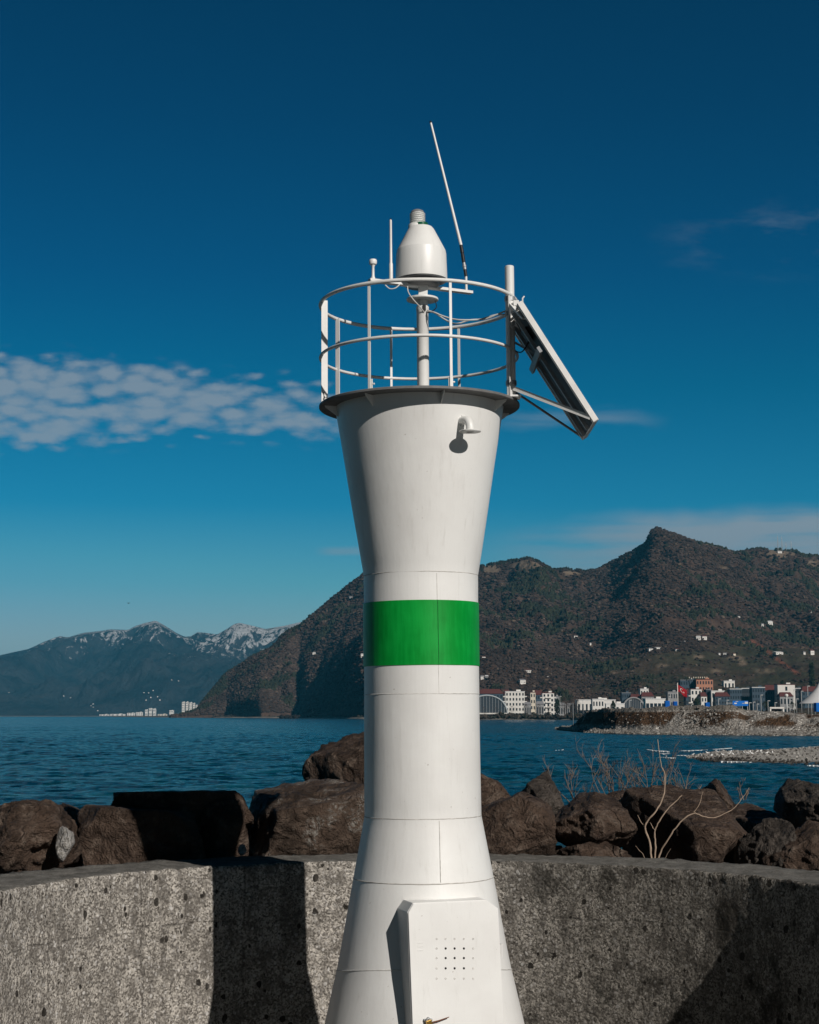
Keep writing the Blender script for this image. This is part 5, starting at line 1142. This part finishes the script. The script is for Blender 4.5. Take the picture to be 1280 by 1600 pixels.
goal()
def tent():
    D = 460; a = P(1256, 1099, D); w = 12.5; z0 = a.z; e = empty('event_tent', Vector((a.x + w / 2, D + 5, P(1280, 1112, D).z))); tag(e, 'white pointed marquee cut off by the right edge', 'tent'); h0 = z0 - e.location.z; n = 16; vs = []
    prof_ = [(1.0, 0), (.8, .9), (.6, 2.0), (.4, 3.2), (.2, 4.6), (.05, 6.2)]
    m = MB(); m.lathe([(r * w / 2, h0 + z) for r, z in prof_], (0, 0, 0), 24); m.build('canopy', R_WHITE, e)
    for k in range(6): an = R(60 * k + 20); MB().tube([(math.cos(an) * w * .46, math.sin(an) * w * .46, 0), (math.cos(an) * w * .46, math.sin(an) * w * .46, h0 + .3)], .12, 6).build('pole', POLEM, e)
tent(); boxthing('kiosk', 1276, 1296, 1098, 1112, 455, 3, BLUE, 'blue kiosk under the marquee at the right edge', 'kiosk')
# trees of the town
BARK = plain('tree_bark', (.06, .045, .035)); 
def treemats(name, c1, c2):
    def f(t, b): t.put(b.inputs['Base Color'], t.mix(t.noise(t.pos, 1.2, 4, .7), c1, c2))
    return material(name, f, rough=.9, spec=.1)
TM_E = treemats('evergreen_leaves', (.008, .014, .010), (.03, .042, .022)); TM_B = treemats('winter_twigs', (.030, .022, .018), (.095, .072, .058))
def town_tree(x, yt, D, wpx, ever, label, yb=1108):
    top = P(x, yt, D); z0 = min(GB, P(x, yb, D).z) if D > 1000 else P(x, yb, D).z; h = top.z - z0; w = wpx * D / F; e = empty('evergreen_tree' if ever else 'bare_tree', Vector((top.x, D, z0))); tag(e, label, 'tree', 'trees in and before the town')
    MB().tube([(0, 0, -.5), (.1, 0, h * .4), (0, .1, h * .8)], [h * .03, h * .02, h * .008], 6).build('trunk', BARK, e)
    rnd = random.Random(int(x * 7)); m = MB(); nl = 420
    for k in range(nl):
        t = rnd.random() ** .8; an = rnd.uniform(0, 6.283); rr_ = (w / 2) * ((1 - t) ** .7 if ever == 2 else math.sin(math.pi * min(.98, .12 + t * .85))) * rnd.random() ** .4
        p = Vector((math.cos(an) * rr_, math.sin(an) * rr_, h * (.22 + .78 * t))); s_ = (.05 if ever else .03) * h * rnd.uniform(.5, 1.2); u_ = Vector((rnd.uniform(-1, 1), rnd.uniform(-1, 1), rnd.uniform(-1, 1))).normalized(); v_ = u_.orthogonal().normalized()
        if ever: m.add([p + u_ * s_, p - u_ * s_ * .6 + v_ * s_, p - u_ * s_ * .6 - v_ * s_], [(0, 1, 2)])
        else: d = Vector((p.x * .5, p.y * .5, h * .25)).normalized() * s_ * 3.2; m.add([p, p + d, p + d * .5 + v_ * s_ * .45], [(0, 1, 2)])
    m.build('crown', TM_E if ever else TM_B, e); return e
for x, yt, D, w, ev, lab in ((1268, 1037, 1750, 9, 2, 'tall black cypress on the slope above the tent'), (1088, 1091, 1400, 17, 1, 'round dark bush-like tree before the red-roofed white block'), (1028, 1096, 1500, 8, 1, 'dark evergreen beside the portico building'), (882, 1090, 1600, 12, 0, 'bare brown tree right of the apartment blocks'), (892, 1091, 1580, 11, 0, 'bare brown tree second right of the apartment blocks'), (871, 1092, 1600, 10, 1, 'small evergreen at the foot of the staggered block'), (903, 1094, 1560, 9, 0, 'bare tree under the left end of the canopy building'),
    (958, 1095, 1500, 9, 1, 'small evergreen left of the black arched hall'), (842, 1101, 1500, 14, 0, 'bare tree before the narrow cream block'), (822, 1101, 1500, 12, 0, 'bare tree between the first two apartment blocks'), (800, 1104, 1500, 18, 0, 'low bare tree at the foot of the grid-windowed block'), (775, 1106, 1500, 16, 0, 'low bare tree below the glass arch hall'), (757, 1105, 1500, 12, 0, 'low bare tree nearest the beacon shaft'), (1118, 1094, 900, 12, 0, 'bare tree right of the small blue box'), (1132, 1097, 900, 12, 0, 'bare tree left of the billboard'), (1182, 1094, 800, 13, 0, 'bare tree right of the billboard'), (1196, 1096, 800, 12, 1, 'dark bush behind the portal frame, left side'), (1216, 1095, 800, 13, 0, 'bare tree behind the portal frame'), (1238, 1097, 800, 13, 1, 'dark bush right of the round-headed lamp'), (1252, 1096, 800, 12, 0, 'bare tree left of the marquee'), (858, 1103, 1500, 14, 0, 'bare tree under the staggered block'), (1072, 1096, 1000, 14, 0, 'bare tree right of the flagpole'), (1222, 1064, 1900, 8, 1, 'evergreen above the blank white building')):
    town_tree(x, yt, D, w, ev, lab)
# gulls
GULL = plain('gull_white', (.78, .78, .76)); GWING = plain('gull_grey_wing', (.35, .36, .38))
def gull(loc, rz, label, group, flying=False, dark=False):
    e = empty('gull', loc, rz); tag(e, label, 'gull', group)
    bm = bmesh.new(); 
    chain = [((-.22, 0, .16), .02), ((-.10, 0, .19), .06), ((.06, 0, .22), .085), ((.16, 0, .27), .055), ((.20, 0, .34), .045), ((.27, 0, .34), .018)]
    MB().tube([c for c, r in chain], [r * 1.15 for c, r in chain], 10).build('body', GULL if not dark else TM_E, e)
    for s_ in (-1, 1):
        if flying: MB().add([(.08, 0, .24), (.02, s_ * .32, .36), (-.06, s_ * .62, .30), (-.10, s_ * .3, .28), (-.10, 0, .22)], [(0, 1, 2, 3, 4)]).build('wing', GWING if not dark else TM_E, e)
        else: MB().add([(.10, s_ * .085, .24), (-.02, s_ * .10, .26), (-.30, s_ * .03, .17), (-.05, s_ * .10, .17)], [(0, 1, 2), (0, 2, 3)]).build('wing', GWING, e); MB().tube([(.03, s_ * .03, .15), (.03, s_ * .03, 0)], .012, 5).build('leg', W_ORANGE, e)
    return e
g0 = None
for i, (x, y) in enumerate([(1082, 1181), (1106, 1178), (1121, 1176), (1139, 1179), (1141, 1176), (1152, 1178), (1163, 1177.5), (1172, 1176), (1183, 1176), (1190, 1177), (1095, 1182), (1112, 1182), (1130, 1181), (1146, 1180), (1169, 1179), (1176, 1179), (1188, 1175), (1198, 1178), (1207, 1177)]):
    p = G(x, y + 1.2, .48); lab = 'white gull standing on the pebble spit'; rz = random.uniform(0, 6)
    if g0 is None: g0 = gull(p, rz, lab, 'gulls resting on the pebble spit'); g0.scale = (.85, .85, .85)
    else: c = copy_tree(g0); c.location = p; c.rotation_euler = (0, 0, rz)
for x, y in ((843.5, 1167), (867, 1173.5), (871.5, 1173.2), (878, 1172.3)):
    c = copy_tree(g0); p = G(x, y, 0); c.location = (p.x, p.y, -.22); c['label'] = 'white gull floating on the water right of the beacon'; c['group'] = 'gulls floating on the water'; c.scale = (.9, .9, .9)
bird = gull(P(201, 944, 300), 1.0, 'dark bird flying over the snowy range', None, True, True); bird.scale = (.8, .8, .8)
c = copy_tree(g0); 
for ch in list(c.children): bpy.data.objects.remove(ch)
bpy.data.objects.remove(c)

# ------------------------------------------------------------------ haze
hb = MB().box((0, 11500, 370), (72000, 27000, 752)); 
hm = bpy.data.materials.new('haze_air'); hm.use_nodes = True; nt = hm.node_tree; nt.nodes.clear(); o_ = nt.nodes.new('ShaderNodeOutputMaterial'); pv_ = nt.nodes.new('ShaderNodeVolumePrincipled')
pv_.inputs['Color'].default_value = (.10, .62, 1.0, 1); pv_.inputs['Density'].default_value = 3.6e-5; pv_.inputs['Anisotropy'].default_value = .0
nt.links.new(pv_.outputs[0], o_.inputs['Volume'])
ho = hb.build('haze', hm); tag(ho, kind='stuff')
